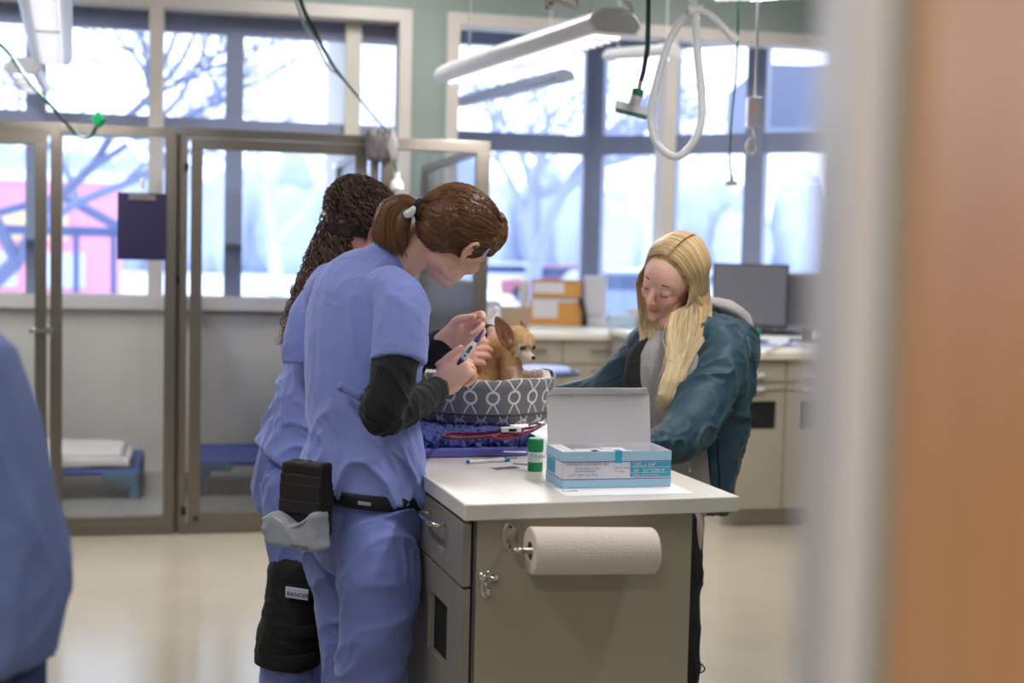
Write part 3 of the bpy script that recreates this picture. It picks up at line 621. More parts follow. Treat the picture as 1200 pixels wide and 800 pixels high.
# syringe cap / tube + wrapper
a = onZ(547, 541, ZT+.006); b = onZ(600, 537.5, ZT+.006); dd_ = (b-a)
t = thing('syringe', 'thin white syringe with blue cap ends lying in front of the purple mat', 'syringe', (a+b)/2-Z*.006)
m = MB(); m.tube([a+dd_*.05, a+dd_*.35], .0045, 14); m.tube([a+dd_*.35, a+dd_*.85], .0035, 14); bld('barrel', m, mat('translucent_plastic', (222, 225, 232), .25), t)
m = MB(); m.ell(a+dd_*.03, (.0052, .0052, .0052)); m.tube([a+dd_*.84, a+dd_*.93], .006, 14); bld('cap', m, mat('blue_cap', (30, 120, 190), .4), t)
m = MB(); m.tube([a+dd_*.93, a+dd_*1.12+Z*.001], .0015, 8); bld('needle', m, M_chrome, t)
m = MB(); w0 = onZ(592, 549, ZT); m.box(w0+Z*.002, (.07, .03, .001), ax=((ew*.95+ed*.3), (ed*.95-ew*.3), Z)); m.box(onZ(612, 545, ZT)+Z*.003, (.05, .02, .001), ax=((ew*.8-ed*.5), (ed*.8+ew*.5), Z+ew*.1)); tag(bld('torn_wrapper', m, glass('clear_film', (235, 238, 245), .2), None, w0), 'clear torn wrapper beside the green bottle', 'wrapper')
m = MB(); a = onZ(590, 529, ZT+.028); b = onZ(617, 529.5, ZT+.028); m.tube([a, b], [.0018, .0024], 8); tag(bld('thermometer_tip_cover', m, M_bw, None, (a+b)/2), 'thin white probe cover on the purple mat edge', 'probe cover')
# purple mat, towel, leash
M_mat = mat('purple_foam', (98, 98, 182), .6, var=.04)
def rrect(u0, u1, v0, v1, r, z, n=6):
    P = []
    for cx, cy, s in ((u1-r, v1-r, 0), (u0+r, v1-r, 1), (u0+r, v0+r, 2), (u1-r, v0+r, 3)):
        for k in range(n+1): w_ = math.pi/2*(s+k/n); P.append(tp(cx+r*math.cos(w_), cy+r*math.sin(w_), z))
    return P
pa = onZ(640, 534, ZT); mv0 = (pa-A).dot(ed); mu1 = .36
m = MB(); m.prism(rrect(-.0, mu1, mv0, mv0+.85, .04, ZT+.001), (0, 0, .022)); tag(bld('foam_mat', m, M_mat, None, tp(.18, mv0+.4, ZT), bevel=.004), 'flat purple foam mat under the blue towel on the exam table', 'mat')
zt_ = ZT+.0235
M_tow = mat('blue_chenille', (78, 92, 158), .95, bump=.5, bscale=300, bdist=.003, var=.15, vscale=120)
def nubs(c, n):
    k = noise3(c*105, 11)*.7+noise3(c*190, 12)*.3; return c+n*(np.clip((k-.40)*4.5, 0, 1)*.015-.006)[:, None]
tb = MB(); tb.box(tp(.18, mv0+.44, zt_+.012), (.37, .83, .02), ax=(ew, ed, Z)); tme = fuse(tb, .003, 3, disp=nubs)
zt2_ = zt_+.03
tag(link_mesh('chenille_towel', tme, M_tow, None, tp(.18, mv0+.44, zt_), smooth=True), 'nubby blue chenille towel spread under the pet bed', 'towel')
M_leash = mat('burgundy_rope', (118, 30, 50), .6, bump=.4, bscale=300)
zl = zt2_+.002
def lp(px, py, dz=0): return onZ(px, py, zl+.004+dz)
lm = MB(); lm.tube([lp(600, 501, .02), lp(585, 505, .014), lp(560, 508), lp(535, 507), lp(521, 509), lp(523, 513), lp(545, 513.5), lp(575, 511, .004), lp(598, 510, .006), lp(622, 505, .01), lp(634, 498, .012)], .0045, 8, sub=6)
lm.tube([lp(634, 499, .008), lp(606, 504, .012), lp(578, 512, .004), lp(592, 514, .0), lp(616, 508, .004), lp(630, 500, .008)], .004, 8, sub=6)
lsh = bld('leash', lm, M_leash, None, lp(580, 510), True); tag(lsh, 'coiled burgundy rope leash lying on the blue towel in front of the bed', 'leash')
m = MB(); m.tube([lp(620, 498, .012), lp(628, 496, .016), lp(636, 498, .014), lp(640, 494, .012)], .004, 8, sub=4); bld('clasp', m, M_chrome, lsh)
m = MB(); c = lp(599, 503, .02); m.box(c, (.052, .03, .012), ax=(RH+Z*.05, FH, Z)); wp = tag(bld('folded_packet', m, mat('packet_white', (240, 240, 246), .3), None, c-Z*.01, bevel=.002), 'small white packet tucked under the front of the pet bed', 'packet')
m = MB(); m.box(c-FH*.016+RH*.004, (.02, .001, .007), ax=(RH, FH, Z)); bld('print', m, M_dark, wp)
# pet bed
BC = W(566, 470, 3.97); zb0_ = zt2_+.001; BA, BB, BH = .205, .19, .125
bd = thing('pet_bed', 'oval grey pet bed with white ring pattern and fleece lining holding the dog', 'pet bed', (BC.x, BC.y, zb0_))
M_bed = bpy.data.materials.new('grey_ring_fabric'); M_bed.use_nodes = True
def ring_material(m):
    nt = m.node_tree; N = nt.nodes; L = nt.links; b = N['Principled BSDF']; b.inputs['Roughness'].default_value = .85
    uv = N.new('ShaderNodeUVMap'); sep = N.new('ShaderNodeSeparateXYZ'); L.new(uv.outputs[0], sep.inputs[0])
    def M(op, a, b_=None, c=None):
        n = N.new('ShaderNodeMath'); n.operation = op
        for i, q in enumerate((a, b_, c)):
            if q is None: continue
            if isinstance(q, (int, float)): n.inputs[i].default_value = q
            else: L.new(q, n.inputs[i])
        return n.outputs[0]
    u, v = sep.outputs[0], sep.outputs[1]      # u in cells around, v 0..1 height
    fx = M('SUBTRACT', M('FRACT', u), .5)       # -.5 .5 across cell
    ax = M('ABSOLUTE', fx)
    def line(d, w): return M('LESS_THAN', M('ABSOLUTE', d), w)
    def ring(cx, cy, r, w):
        dx = M('SUBTRACT', fx, cx); dy = M('MULTIPLY', M('SUBTRACT', v, cy), 1.9); return line(M('SUBTRACT', M('SQRT', M('ADD', M('MULTIPLY', dx, dx), M('MULTIPLY', dy, dy))), r), w)
    w = .05
    r1 = ring(0, .64, .27, w)
    # legs running from ring bottom out to neighbouring lower rings
    t = M('DIVIDE', M('SUBTRACT', .5, v), .42); leg = M('MULTIPLY', line(M('SUBTRACT', ax, M('MULTIPLY', M('POWER', M('MAXIMUM', t, 0.0), .75), .42)), w*.75), M('LESS_THAN', v, .5))
    leg2 = M('MULTIPLY', line(M('SUBTRACT', ax, M('MULTIPLY', M('SUBTRACT', v, .79), 1.3)), w*.8), M('GREATER_THAN', v, .79))
    def ringe(cy, r): 
        dx = M('SUBTRACT', ax, .5); dy = M('MULTIPLY', M('SUBTRACT', v, cy), 1.9); return line(M('SUBTRACT', M('SQRT', M('ADD', M('MULTIPLY', dx, dx), M('MULTIPLY', dy, dy))), r), w)
    r2 = ringe(-.03, .27)
    s = M('MINIMUM', M('ADD', M('ADD', r1, leg), M('ADD', leg2, r2)), 1)
    mx = N.new('ShaderNodeMix'); mx.data_type = 'RGBA'; mx.inputs[6].default_value = (*lin((126, 126, 131)), 1); mx.inputs[7].default_value = (*lin((235, 232, 232)), 1)
    L.new(s, mx.inputs[0]); L.new(mx.outputs[2], b.inputs['Base Color'])
ring_material(M_bed)
prof_out = [(.90, 0.0), (.97, .012), (.985, .03), (.975, .07), (1.0, .105), (1.02, BH), (.985, BH+.006)]
m = MB(); n = 96; vs = []; fs = []; uvs = []
dips = lambda w_: .006*math.sin(w_*2+.5)+.004*math.sin(5*w_)
for r, h in prof_out:
    for k in range(n): w_ = 2*math.pi*k/n; rr_ = r+.012*math.sin(3*w_+h*20)*(h/BH); vs.append(Vector((BC.x, BC.y, zb0_))+RH*(BA*rr_*math.cos(w_))+FH*(BB*rr_*math.sin(w_))+Z*(h+dips(w_)*h/BH))
for i in range(len(prof_out)-1): fs += [(i*n+k, i*n+(k+1) % n, (i+1)*n+(k+1) % n, (i+1)*n+k) for k in range(n)]
m.add(vs, fs)
o = bld('outer_wall', m, M_bed, bd, smooth=True); uvl = o.data.uv_layers.new(name='UVMap')
for p in o.data.polygons:
    for li, vi in zip(p.loop_indices, p.vertices):
        i, k = divmod(vi, n); kk = k
        if k == 0 and max(v_ % n for v_ in p.vertices) == n-1: kk = n
        uvl.data[li].uv = (kk/n*20, prof_out[i][1]/BH)
M_fleece = mat('white_fleece', (226, 218, 218), .95, bump=.9, bscale=90, var=.06, vscale=30)
m = MB(); ring_ = []; rb = MB()
rp = []
for k in range(48): w_ = 2*math.pi*k/48; rp.append(Vector((BC.x, BC.y, zb0_+BH-.012+dips(w_)))+RH*(BA*.90*math.cos(w_))+FH*(BB*.90*math.sin(w_)))
rb.tube(rp, [(.018, .015)]*48, 14, ref=Z, closed=True)
rb.lathe([(.001, .01), (.9, .012), (.9, .045), (.5, .05), (.001, .052)], (BC.x, BC.y, zb0_), 48, ax=(RH*BA, FH*BB, Z)); 
# lathe with non-unit axes is normalised; add scaled floor explicitly
fz = MB(); fz.ell((BC.x, BC.y, zb0_+.03), (BA*.93, BB*.93, .028), ax=(RH, FH, Z), nu=40)
rb.v = rb.v[:48*14]; rb.f = rb.f[:48*14]; rb.mi = rb.mi[:48*14]; rb.add(fz.v, fz.f)
fm = fuse(rb, .004, 2, disp=lambda c, n: c+n*((noise3(c*120, 2)-.5)*.006)[:, None])
link_mesh('fleece_lining', fm, M_fleece, bd, smooth=True)
m = MB(); rp2 = [Vector((BC.x, BC.y, zb0_+.03))+RH*(BA*.99*math.cos(2*math.pi*k/60))+FH*(BB*.99*math.sin(2*math.pi*k/60)) for k in range(60)]
m.tube(rp2, .0035, 8, ref=Z, closed=True); bld('piping', m, mat('grey_piping', (92, 92, 98), .8), bd, smooth=True)

# ================================================================ BACK COUNTER
M_ctop = mat('cream_worktop', (226, 218, 202), .4); M_cab2 = mat('beige_cabinet', (172, 164, 148), .5, var=.02)
yF = onZ(680, 391.5, ZT).y; x0c = wb0+.05; xE = c1.x+.66*(c2.x-c1.x); xR0 = onZ(846, 617, 0).x; yR = onZ(900, 617, 0).y
print('back counter y', yF, 'right unit', xR0, yR)
bc = thing('base_cabinet_row', 'long beige base cabinets below the bay window', 'cabinet', ((x0c+xR0)/2, yF, 0))
m = MB(); m.bx(x0c, xE, yF+.03, yF+.62, .1, ZT-.04); m.bx(x0c+.02, xE, yF+.08, yF+.6, 0, .1); bld('carcass', m, M_cab2, bc)
xs = [onY(p, 430, yF).x for p in (540, 590, 659, 738, 816, 894)]
for i in range(5):
    a, b = xs[i]+.005, xs[i+1]-.005; zsp2 = onY(680, 427, yF).z
    m = MB(); m.bx(a, b, yF+.01, yF+.03, zsp2+.005, ZT-.045); d = bld('drawer', m, M_cab2, bc, bevel=.002)
    m = MB(); c = (a+b)/2+.02; m.bx(c-.07, c+.07, yF-.015, yF-.003, .80, .815); m.bx(c-.07, c-.06, yF-.012, yF+.01, .80, .815); m.bx(c+.06, c+.07, yF-.012, yF+.01, .80, .815); bld('handle', m, M_chrome, d)
    m = MB(); m.bx(a, b, yF+.01, yF+.03, .12, zsp2-.005); d = bld('cabinet_door', m, M_cab2, bc, bevel=.002)
    m = MB(); m.bx(c-.05, c+.05, yF-.015, yF-.003, zsp2-.05, zsp2-.035); m.bx(c-.05, c-.045, yF-.012, yF+.01, zsp2-.05, zsp2-.035); m.bx(c+.045, c+.05, yF-.012, yF+.01, zsp2-.05, zsp2-.035); bld('handle', m, M_chrome, d)
m = MB(); m.prism([(x0c, yF-.02, ZT-.04), (xE, yF-.02, ZT-.04), (xE, yF+.6, ZT-.04), (c1.x-.04, yb-.1, ZT-.04), (x0c, yb-.1, ZT-.04)], (0, 0, .04)); tag(bld('worktop', m, M_ctop, None, ((x0c+xR0)/2, yF, ZT-.04), bevel=.004), 'long cream worktop running into the bay window', 'worktop')
zr_ = .955
rc = thing('corner_cabinet', 'beige cabinet with dark cutout in its door under the computer monitor', 'cabinet', (xR0+.6, yR, 0)); xr1 = xR0+1.75; yR2 = yF-.03
m = MB(); m.bx(xR0+.0, xr1, yR+.02, yR2, .1, zr_-.04); m.bx(xR0+.0, xr1, yR+.06, yR2, 0, .1); bld('carcass', m, M_cab2, rc)
def rx(px, py=450): return onY(px, py, yR).x
def rz_(py, px=900): return onY(px, py, yR).z
xe = [xR0, rx(921), rx(985)]
for i in range(2):
    a, b = xe[i]+.004, xe[i+1]-.004
    for z0, z1, hy in ((rz_(448)+.004, zr_-.05, rz_(439)), (rz_(458)+.004, rz_(448)-.004, rz_(455))):
        m = MB(); m.bx(a, b, yR, yR+.02, z0, z1); d = bld('drawer', m, M_cab2, rc, bevel=.002)
        c = (a+b)/2 if i else rx(882); m = MB(); m.bx(c-.055, c+.055, yR-.03, yR-.02, hy-.009, hy+.009); m.bx(c-.055, c-.045, yR-.022, yR, hy-.009, hy+.009); m.bx(c+.045, c+.055, yR-.022, yR, hy-.009, hy+.009); bld('handle', m, mat('pale_handle', (225, 222, 225), .3), d)
    zt1 = rz_(458)-.004; m = MB()
    h0x, h1x, hz0, hz1 = (rx(870), rx(911), rz_(503), rz_(470)) if i == 0 else (rx(940), rx(975), rz_(503), rz_(470))
    m.bx(a, h0x, yR, yR+.02, .1, zt1); m.bx(h1x, b, yR, yR+.02, .1, zt1); m.bx(h0x, h1x, yR, yR+.02, .1, hz0); m.bx(h0x, h1x, yR, yR+.02, hz1, zt1); d = bld('cabinet_door', m, M_cab2, rc)
    m = MB(); m.bx(h0x, h1x, yR+.012, yR+.018, hz0, hz1); bld('cutout', m, M_dark, d)  # black sheet behind the hole gives its inner darkness by colour
m = MB(); m.bx(xR0-.03, xr1+.02, yR-.03, yR2, zr_-.04, zr_); tag(bld('worktop', m, M_ctop, None, (xR0+.6, yR, zr_-.04), bevel=.004), 'cream worktop of the corner cabinet carrying the monitor', 'worktop')
# things on the back counter
def stand(px, py, z=ZT): return onZ(px, py, z)
q = stand(651, 381); s = (q-CAM).dot(CF)/1600
M_or = mat('orange_card', (222, 160, 84), .7); M_wl = mat('white_label', (228, 226, 232), .7)
for k, (w0, w1, y0_, y1_, lbl, l0_, l1_) in enumerate(((621, 681, 348, 379, 'lower orange file box with a white label on the back counter', 624, 653), (622, 680, 326, 347, 'upper orange file box stacked on the lower one', 624, 660))):
    t = thing('file_box', lbl, 'file box', q+Z*((379-y1_)*s)); w_ = (w1-w0)*s; h_ = (y1_-y0_)*s; cx = q+RH*(((w0+w1)/2-651)*s)+Z*((379-(y0_+y1_)/2)*s)+FH*.16
    m = MB(); m.box(cx, (w_, .32, h_-.004), ax=(RH, FH, Z)); bld('carton', m, M_or, t, bevel=.004)
    m = MB(); m.box(cx-FH*.162+RH*(((l0_+l1_)/2-(w0+w1)/2)*s)+Z*(h_*.08), ((l1_-l0_)*s, .003, h_*.62), ax=(RH, FH, Z)); bld('label', m, M_wl, t)
    m = MB(); m.box(cx+Z*(h_/2-.012)-FH*.0, (w_+.01, .33, .02), ax=(RH, FH, Z)); bld('lid', m, M_wl if k == 0 else M_or, t)
t = q-RH*(37*s)+FH*.16; m = MB(); m.box(t+FH*.12+Z*(.17), (.07, .24, .34), ax=(RH, FH, Z)); tag(bld('magazine_holder', m, M_wl, None, t, bevel=.003), 'pale grey upright holder left of the orange file boxes', 'holder')
q = stand(603, 383); m = MB(); m.box(q+FH*.1+Z*.075, (.22, .2, .15), ax=(RH, FH, Z)); t = thing('cardboard_box', 'small brown cardboard box behind the dog ears', 'box', q); bld('carton', m, mat('brown_card', (178, 150, 122), .8), t, bevel=.003)
m = MB(); m.box(q+FH*.1+Z*.152, (.05, .2, .002), ax=(RH, FH, Z)); bld('tape', m, M_wl, t)
q = stand(577, 383); t = thing('wipes_canister', 'white wipes canister beside the brown box on the back counter', 'canister', q); m = MB(); m.lathe([(.055, 0), (.06, .01), (.06, .15), (.052, .16)], q, 28); bld('body', m, M_wl, t); m = MB(); m.lathe([(.062, .15), (.062, .175), (.05, .19), (.02, .2)], q, 28); bld('lid', m, mat('grey_lid', (180, 185, 200), .5), t)
q = stand(697, 381); s = (q-CAM).dot(CF)/1600
t = thing('label_printer', 'white upright device with a wide base right of the orange files', 'device', q); m = MB(); m.box(q+Z*(35*s)+FH*.06, (26*s, .1, 46*s), ax=(RH, FH, Z)); bld('body', m, mat('white_device', (228, 228, 238), .4), t, bevel=.01)
m = MB(); m.prism([q-RH*(15*s), q+RH*(17*s), q+RH*(13*s)+Z*(11*s), q-RH*(11*s)+Z*(11*s)], FH*.16); bld('base', m, mat('white_device'), t, bevel=.006)
q = stand(685, 382); t = thing('desk_phone_handset', 'black curved handset leaning between the files and the white device', 'handset', q); m = MB(); m.limb([q+Z*.01, q+Z*.1-RH*.005-FH*.03, q+Z*.2-RH*.035-FH*.02], [(.04, .022), (.03, .016), (.035, .02)], 14, ref=FH); bld('handset', m, M_dark, t, smooth=True)
for k, (px, py, w_, h_, c_, lb) in enumerate(((729, 385, .2, .10, (190, 215, 235), 'pale blue box near the blonde hair on the back counter'), (748, 384, .14, .14, (214, 212, 210), 'light grey carton furthest back beside the blonde hair'))):
    q = stand(px, py); m = MB(); m.box(q+FH*.08+Z*h_/2, (w_, .16, h_), ax=(RH, FH, Z)); t = thing('carton_box', lb, 'box', q); bld('carton', m, mat('carton_%d' % k, c_, .6), t, bevel=.004); m = MB(); m.box(q+FH*.08+Z*(h_+.001), (w_*1.01, .162, .01), ax=(RH, FH, Z)); bld('lid', m, M_wl, t)
for k, (px, py) in enumerate(((704, 388), (737, 389))):
    q = stand(px, py); m = MB(); m.box(q+Z*.004, (.21, .28, .006), ax=(RH+FH*.2*(1-2*k), FH-RH*.2*(1-2*k), Z)); tag(bld('paper_stack', m, mat('white_paper'), None, q), ['left', 'right'][k]+' one of two low paper stacks on the back counter', 'paper', 'paper stacks')
# monitor
mq = W(883, 385, 8.25); mq.z = zr_; s = 8.25/1600
t = thing('computer_monitor', 'grey computer monitor seen from its front on the corner cabinet', 'monitor', mq); mr_ = (RH*.97-FH*.25).normalized(); mf = Vector((-mr_.y, mr_.x, 0))
mc = W(879, 346, 8.25); m = MB(); m.box(mc, (88*s, .035, 74*s), ax=(mr_, mf, Z)); bld('bezel', m, mat('monitor_bezel', (52, 54, 62), .5), t, bevel=.006)
m = MB(); m.box(mc-mf*.0185+Z*.004, (83*s, .002, 68*s), ax=(mr_, mf, Z)); bld('screen', m, mat('dark_screen', (104, 104, 114), .35), t)
m = MB(); m.box(mc+mf*.04-Z*((mc.z-zr_)/2-.005), (.07, .03, mc.z-zr_-.02), ax=(mr_, mf, Z)); bld('stand_neck', m, mat('monitor_bezel'), t); m = MB(); m.lathe([(.12, 0), (.12, .008), (.03, .02)], (mc.x+mf.x*.04, mc.y+mf.y*.04, zr_+.001), 28); bld('stand_base', m, mat('monitor_bezel'), t)
mq = W(945, 385, 8.45); mq.z = zr_; mc = W(950, 352, 8.45); t = thing('computer_monitor', 'second grey monitor partly hidden behind the door frame', 'monitor', mq); m = MB(); m.box(mc, (.36, .035, .34), ax=(RH, FH, Z)); bld('bezel', m, mat('grey_plastic_light', (150, 150, 165), .5), t, bevel=.006)
m = MB(); m.box(mc-FH*.019, (.33, .002, .3), ax=(RH, FH, Z)); bld('screen', m, mat('dark_screen'), t); m = MB(); m.box(mc+FH*.03-Z*((mc.z-zr_)/2-.005), (.06, .03, mc.z-zr_-.02), ax=(RH, FH, Z)); m.box((mc.x, mc.y, zr_+.007), (.2, .16, .012)); bld('stand', m, mat('monitor_bezel'), t)
q = onZ(905, 392, zr_); m = MB(); m.box(q+Z*.014, (.42, .16, .022), ax=(RH, FH, Z)); t = thing('computer_keyboard', 'black keyboard below the monitor', 'keyboard', q); bld('body', m, mat('black_plastic', (30, 30, 38), .5), t, bevel=.004)
m = MB()
for r in range(4):
    m.box(q+Z*.028+FH*(-.055+r*.036), (.39, .026, .006), ax=(RH, FH, Z))
o = bld('key_rows', m, mat('black_plastic'), t); o['kind'] = 'stuff'
for px, py, r, h, c_, lb in ((885, 374, .035, .09, (120, 118, 128), 'grey cup in the clutter under the monitor'), (899, 372, .045, .07, (60, 60, 70), 'dark jar in the clutter under the monitor'), (915, 376, .04, .1, (88, 80, 86), 'brownish grey pot in the clutter right of the jar')):
    q = onZ(px, 388.5, zr_); t = thing('desk_pot', lb, 'pot', q); m = MB(); m.lathe([(r*.8, 0), (r, .01), (r*1.02, h), (r*.9, h), (r*.88, .02)], q, 22); bld('body', m, mat('pot_%d' % px, c_, .5), t)
    m = MB(); m.lathe([(r*1.04, h-.008), (r*1.04, h+.002), (r*.3, h+.006)], q, 22); bld('lid', m, M_dark, t)
q = onZ(886, 409, zr_); t = thing('small_carton', 'bright green small carton on the corner cabinet beside the hood', 'box', q); m = MB(); m.box(q+Z*.055+FH*.03, (.045, .05, .11), ax=(RH, FH, Z)); bld('carton', m, M_grn, t, bevel=.002); m = MB(); m.box(q+Z*.05+FH*.03+RH*.0232, (.001, .03, .05), ax=(RH, FH, Z)); bld('label', m, M_wl, t)
q = onZ(915, 405, zr_); m = MB(); m.box(q+Z*.002, (.3, .2, .003), ax=(RH, FH, Z)); tag(bld('blue_folder', m, mat('folder_blue', (110, 130, 205), .6), None, q), 'blue folder lying on the corner cabinet under a white pen', 'folder')
a = onZ(898, 411, zr_+.012); b = onZ(926, 401, zr_+.012); t = thing('pen', 'white pen lying across the blue folder', 'pen', (a+b)/2); m = MB(); m.tube([a, b], .008, 10); bld('barrel', m, M_wl, t); m = MB(); m.tube([b, b+(b-a)*.12], [.008, .002], 10); bld('tip', m, M_dark, t)
# stool
q = W(636, 436, 7.3); s = 7.3/1600
t = thing('stool', 'stool with pale blue cushion in front of the back cabinets', 'stool', (q.x, q.y, 0)); m = MB(); m.lathe([(.12, -.02), (.15, -.015), (.155, .015), (.14, .03), (.001, .034)], q, 32); bld('cushion', m, mat('blue_vinyl', (140, 152, 205), .5), t, smooth=True)
m = MB(); arc = [q+RH*(.19*math.cos(w_))+FH*(.19*math.sin(w_))-Z*.0 for w_ in [math.radians(x) for x in range(-70, 71, 10)]]; m.tube(arc, .012, 10); m.tube([arc[0], q-Z*.04], .01, 8); m.tube([arc[-1], q-Z*.04], .01, 8); bld('arm_ring', m, mat('dark_blue_metal', (60, 66, 92), .4), t)
m = MB(); m.tube([(q.x, q.y, .1), q-Z*.02], .022, 14); bld('column', m, M_chrome, t)
for k in range(5):
    w_ = 2*math.pi*k/5; e_ = V((math.cos(w_), math.sin(w_), 0)); m = MB(); m.tube([V((q.x, q.y, .11)), V((q.x, q.y, .07))+e_*.25], [.016, .012], 8); m.ell(V((q.x, q.y, .03))+e_*.25, (.028, .028, .03)); bld('foot', m, M_dark, t)

def up(p): return Vector((p.x, p.y, ZC))
# ================================================================ CEILING HUNG HOSES
M_hose = mat('white_hose', (226, 226, 230), .4); M_gh = mat('green_hose', (10, 66, 52), .45); M_ph = mat('purple_sleeve', (52, 34, 110), .5); M_gl = mat('thin_green_hose', (30, 110, 95), .5)
dh = 4.6
t = thing('scavenger_hose', 'thick white looped hose hanging from above right of the pendant light', 'hose', W(815, 0, dh))
m = MB(); m.tube([up(W(812, -60, dh)), W(812, -60, dh), W(812, 0, dh), W(815, 14, dh), W(817, 60, dh), W(822, 110, dh), W(820, 150, dh), W(805, 176, dh+.02), W(788, 183, dh+.03), W(768, 165, dh+.04), W(763, 130, dh+.04), W(774, 80, dh+.03), W(788, 40, dh+.03), W(806, 16, dh+.02), W(825, 14, dh), W(842, 26, dh), W(861, 46, dh)],
            [.0135]*5+[.013]*12, 14, sub=8); bld('tube', m, M_hose, t, smooth=True)
m = MB(); m.tube([W(856, 40, dh), W(864, 48, dh)], .016, 14); bld('end_fitting', m, M_hose, t); m = MB(); m.tube([W(806, 12, dh), W(824, 12, dh)], .019, 14); bld('clip', m, M_hose, t)
dg_ = 4.9
t = thing('oxygen_hose', 'dark green hose with white fitting hanging beside the pendant light', 'hose', W(758, 0, dg_))
m = MB(); m.tube([up(W(761, -60, dg_)), W(761, -60, dg_), W(760, 0, dg_), W(759, 50, dg_), W(757, 68, dg_)], .0095, 12, sub=4); bld('green_tube', m, M_gh, t, smooth=True)
m = MB(); m.tube([W(757, 66, dg_), W(754, 84, dg_), W(751, 95, dg_)], .009, 12, sub=4); bld('purple_sleeve', m, M_ph, t, smooth=True)
m = MB(); m.tube([W(751, 94, dg_), W(748, 108, dg_)], .008, 12); bld('ribbed_crimp', m, mat('pink_crimp', (190, 160, 185), .3, metal=.5), t)
cf0 = W(746, 118, dg_); ad = (W(748, 106, dg_)-W(742, 131, dg_)).normalized(); ar = ad.cross(CF).normalized()
m = MB(); m.tube([W(748, 105, dg_), W(746, 113, dg_)], .021, 20); bld('green_collar', m, M_grn, t)
m = MB(); m.tube([W(746, 113, dg_), W(743, 123, dg_)], .0215, 20); bld('white_socket', m, M_hose, t)
pc = W(741, 128, dg_); m = MB(); m.box(pc, (.125, .05, .03), ax=(ar, ad.cross(ar), ad)); bld('plug_plate', m, M_hose, t, bevel=.006); m = MB(); m.box(pc-ad*.017, (.115, .045, .008), ax=(ar, ad.cross(ar), ad)); bld('green_gasket', m, mat('green_dark_plastic', (40, 110, 96), .5), t)
de = 5.6
t = thing('oxygen_hose', 'thin green hose with tiny white tip hanging right of the looped hose', 'hose', W(865, 0, de)); m = MB(); m.tube([up(W(866, -60, de)), W(866, -60, de), W(865, 20, de), W(863, 80, de), W(858, 130, de), W(855, 180, de), W(857, 208, de)], .005, 8, sub=5); bld('green_tube', m, M_gl, t, smooth=True)
m = MB(); m.tube([W(857, 205, de), W(857, 212, de)], [.009, .012], 12); m.box(W(857, 215, de), (.05, .02, .018), ax=(RH, FH, Z)); bld('tip', m, M_hose, t)
t = thing('drop_cord', 'white cord with outlet box and coiled end hanging at the right window', 'cord', W(888, 0, de)); m = MB(); m.tube([up(W(889, -60, de)), W(889, -60, de), W(888, 0, de), W(887, 60, de), W(885, 116, de)], .006, 8, sub=4); m.tube([W(883, 148, de), W(885, 160, de), W(886, 166, de), W(880, 163, de), W(875, 172, de), W(880, 181, de), W(887, 176, de), W(885, 167, de), W(879, 168, de), W(878, 174, de)], .007, 8, sub=4); bld('cable', m, M_hose, t, smooth=True)
m = MB(); m.box(W(883, 132, de), (.06, .05, .125), ax=(RH, FH, Z)); ob = bld('outlet_box', m, mat('pale_box', (214, 214, 232), .4), t, bevel=.008); m = MB(); m.box(W(881, 127, de)-FH*.026, (.02, .002, .045), ax=(RH, FH, Z)); bld('label', m, mat('pink_label', (232, 200, 214), .6), ob)
dc = 6.2; t = thing('coiled_cord', 'bundled cream cord and plug at the top edge left of the pendant', 'cord', W(655, 0, dc)); m = MB(); m.tube([up(W(652, -50, dc)), W(652, -50, dc), W(650, -6, dc), W(660, 4, dc), W(672, 10, dc), W(676, 2, dc), W(668, -4, dc), W(655, -2, dc), W(646, 4, dc)], .012, 8, sub=5); bld('cable', m, mat('cream_cord', (222, 214, 204), .5), t, smooth=True)
m = MB(); m.tube([W(638, 3, dc), W(650, 6, dc)], [.022, .026], 14); bld('plug', m, mat('cream_cord'), t); 
m = MB(); m.ell(W(641, 9, dc-.03), (.006,)*3); m.ell(W(645, 4, dc-.03), (.006,)*3); bld('socket_holes', m, M_dark, t)
# cable draped from above to kennel, left cable
dk = 5.9
t = thing('air_hose', 'green and white hoses draped down to the grey bag on the kennel', 'hose', W(352, 0, dk)); m = MB(); m.tube([up(W(340, -60, dk)), W(340, -60, dk), W(352, 0, dk), W(368, 35, dk), W(386, 70, dk+.1), W(402, 92, dk+.2), W(425, 120, dk+.4), W(440, 138, dk+.55), W(455, 155, Yk-.0+.1 if 0 else dk+.7)], [.009, .009, .009, .009, .008, .006, .005, .005, .005], 8, sub=5); bld('green_tube', m, M_gh, t, smooth=True)
m = MB(); m.tube([up(W(333, -60, dk)), W(333, -60, dk), W(347, 0, dk), W(355, 25, dk), W(371, 52, dk), W(384, 78, dk+.1), W(400, 91, dk+.2), W(430, 128, dk+.45), W(440, 140, dk+.6), W(441, 152, dk+.7)], [.006]*6+[.004]*4, 8, sub=5); bld('white_tube', m, M_hose, t, smooth=True)
dl = 6.1
t = thing('air_hose', 'green hose with green plug looping over the left kennel rail', 'hose', W(30, 80, dl)); m = MB(); m.tube([up(W(-75, -40, dl)), W(-60, -20, dl), W(-10, 42, dl), W(10, 62, dl), W(35, 97, dl), W(58, 122, dl), W(74, 140, dl+.3), W(86, 154, dl+.4), W(97, 161, dl+.4), W(106, 160, dl+.35), W(112, 150, dl+.3), W(115, 143, dl+.25)], .008, 8, sub=5); bld('green_tube', m, mat('deep_green_hose', (14, 70, 62), .45), t, smooth=True)
gd = (W(122, 131, dl+.2)-W(110, 146, dl+.25)).normalized(); m = MB(); m.box(W(116, 140, dl+.22), (.055, .045, .062), ax=(gd.cross(CF).normalized(), CF, gd)); bld('plug', m, M_grn, t, bevel=.008)
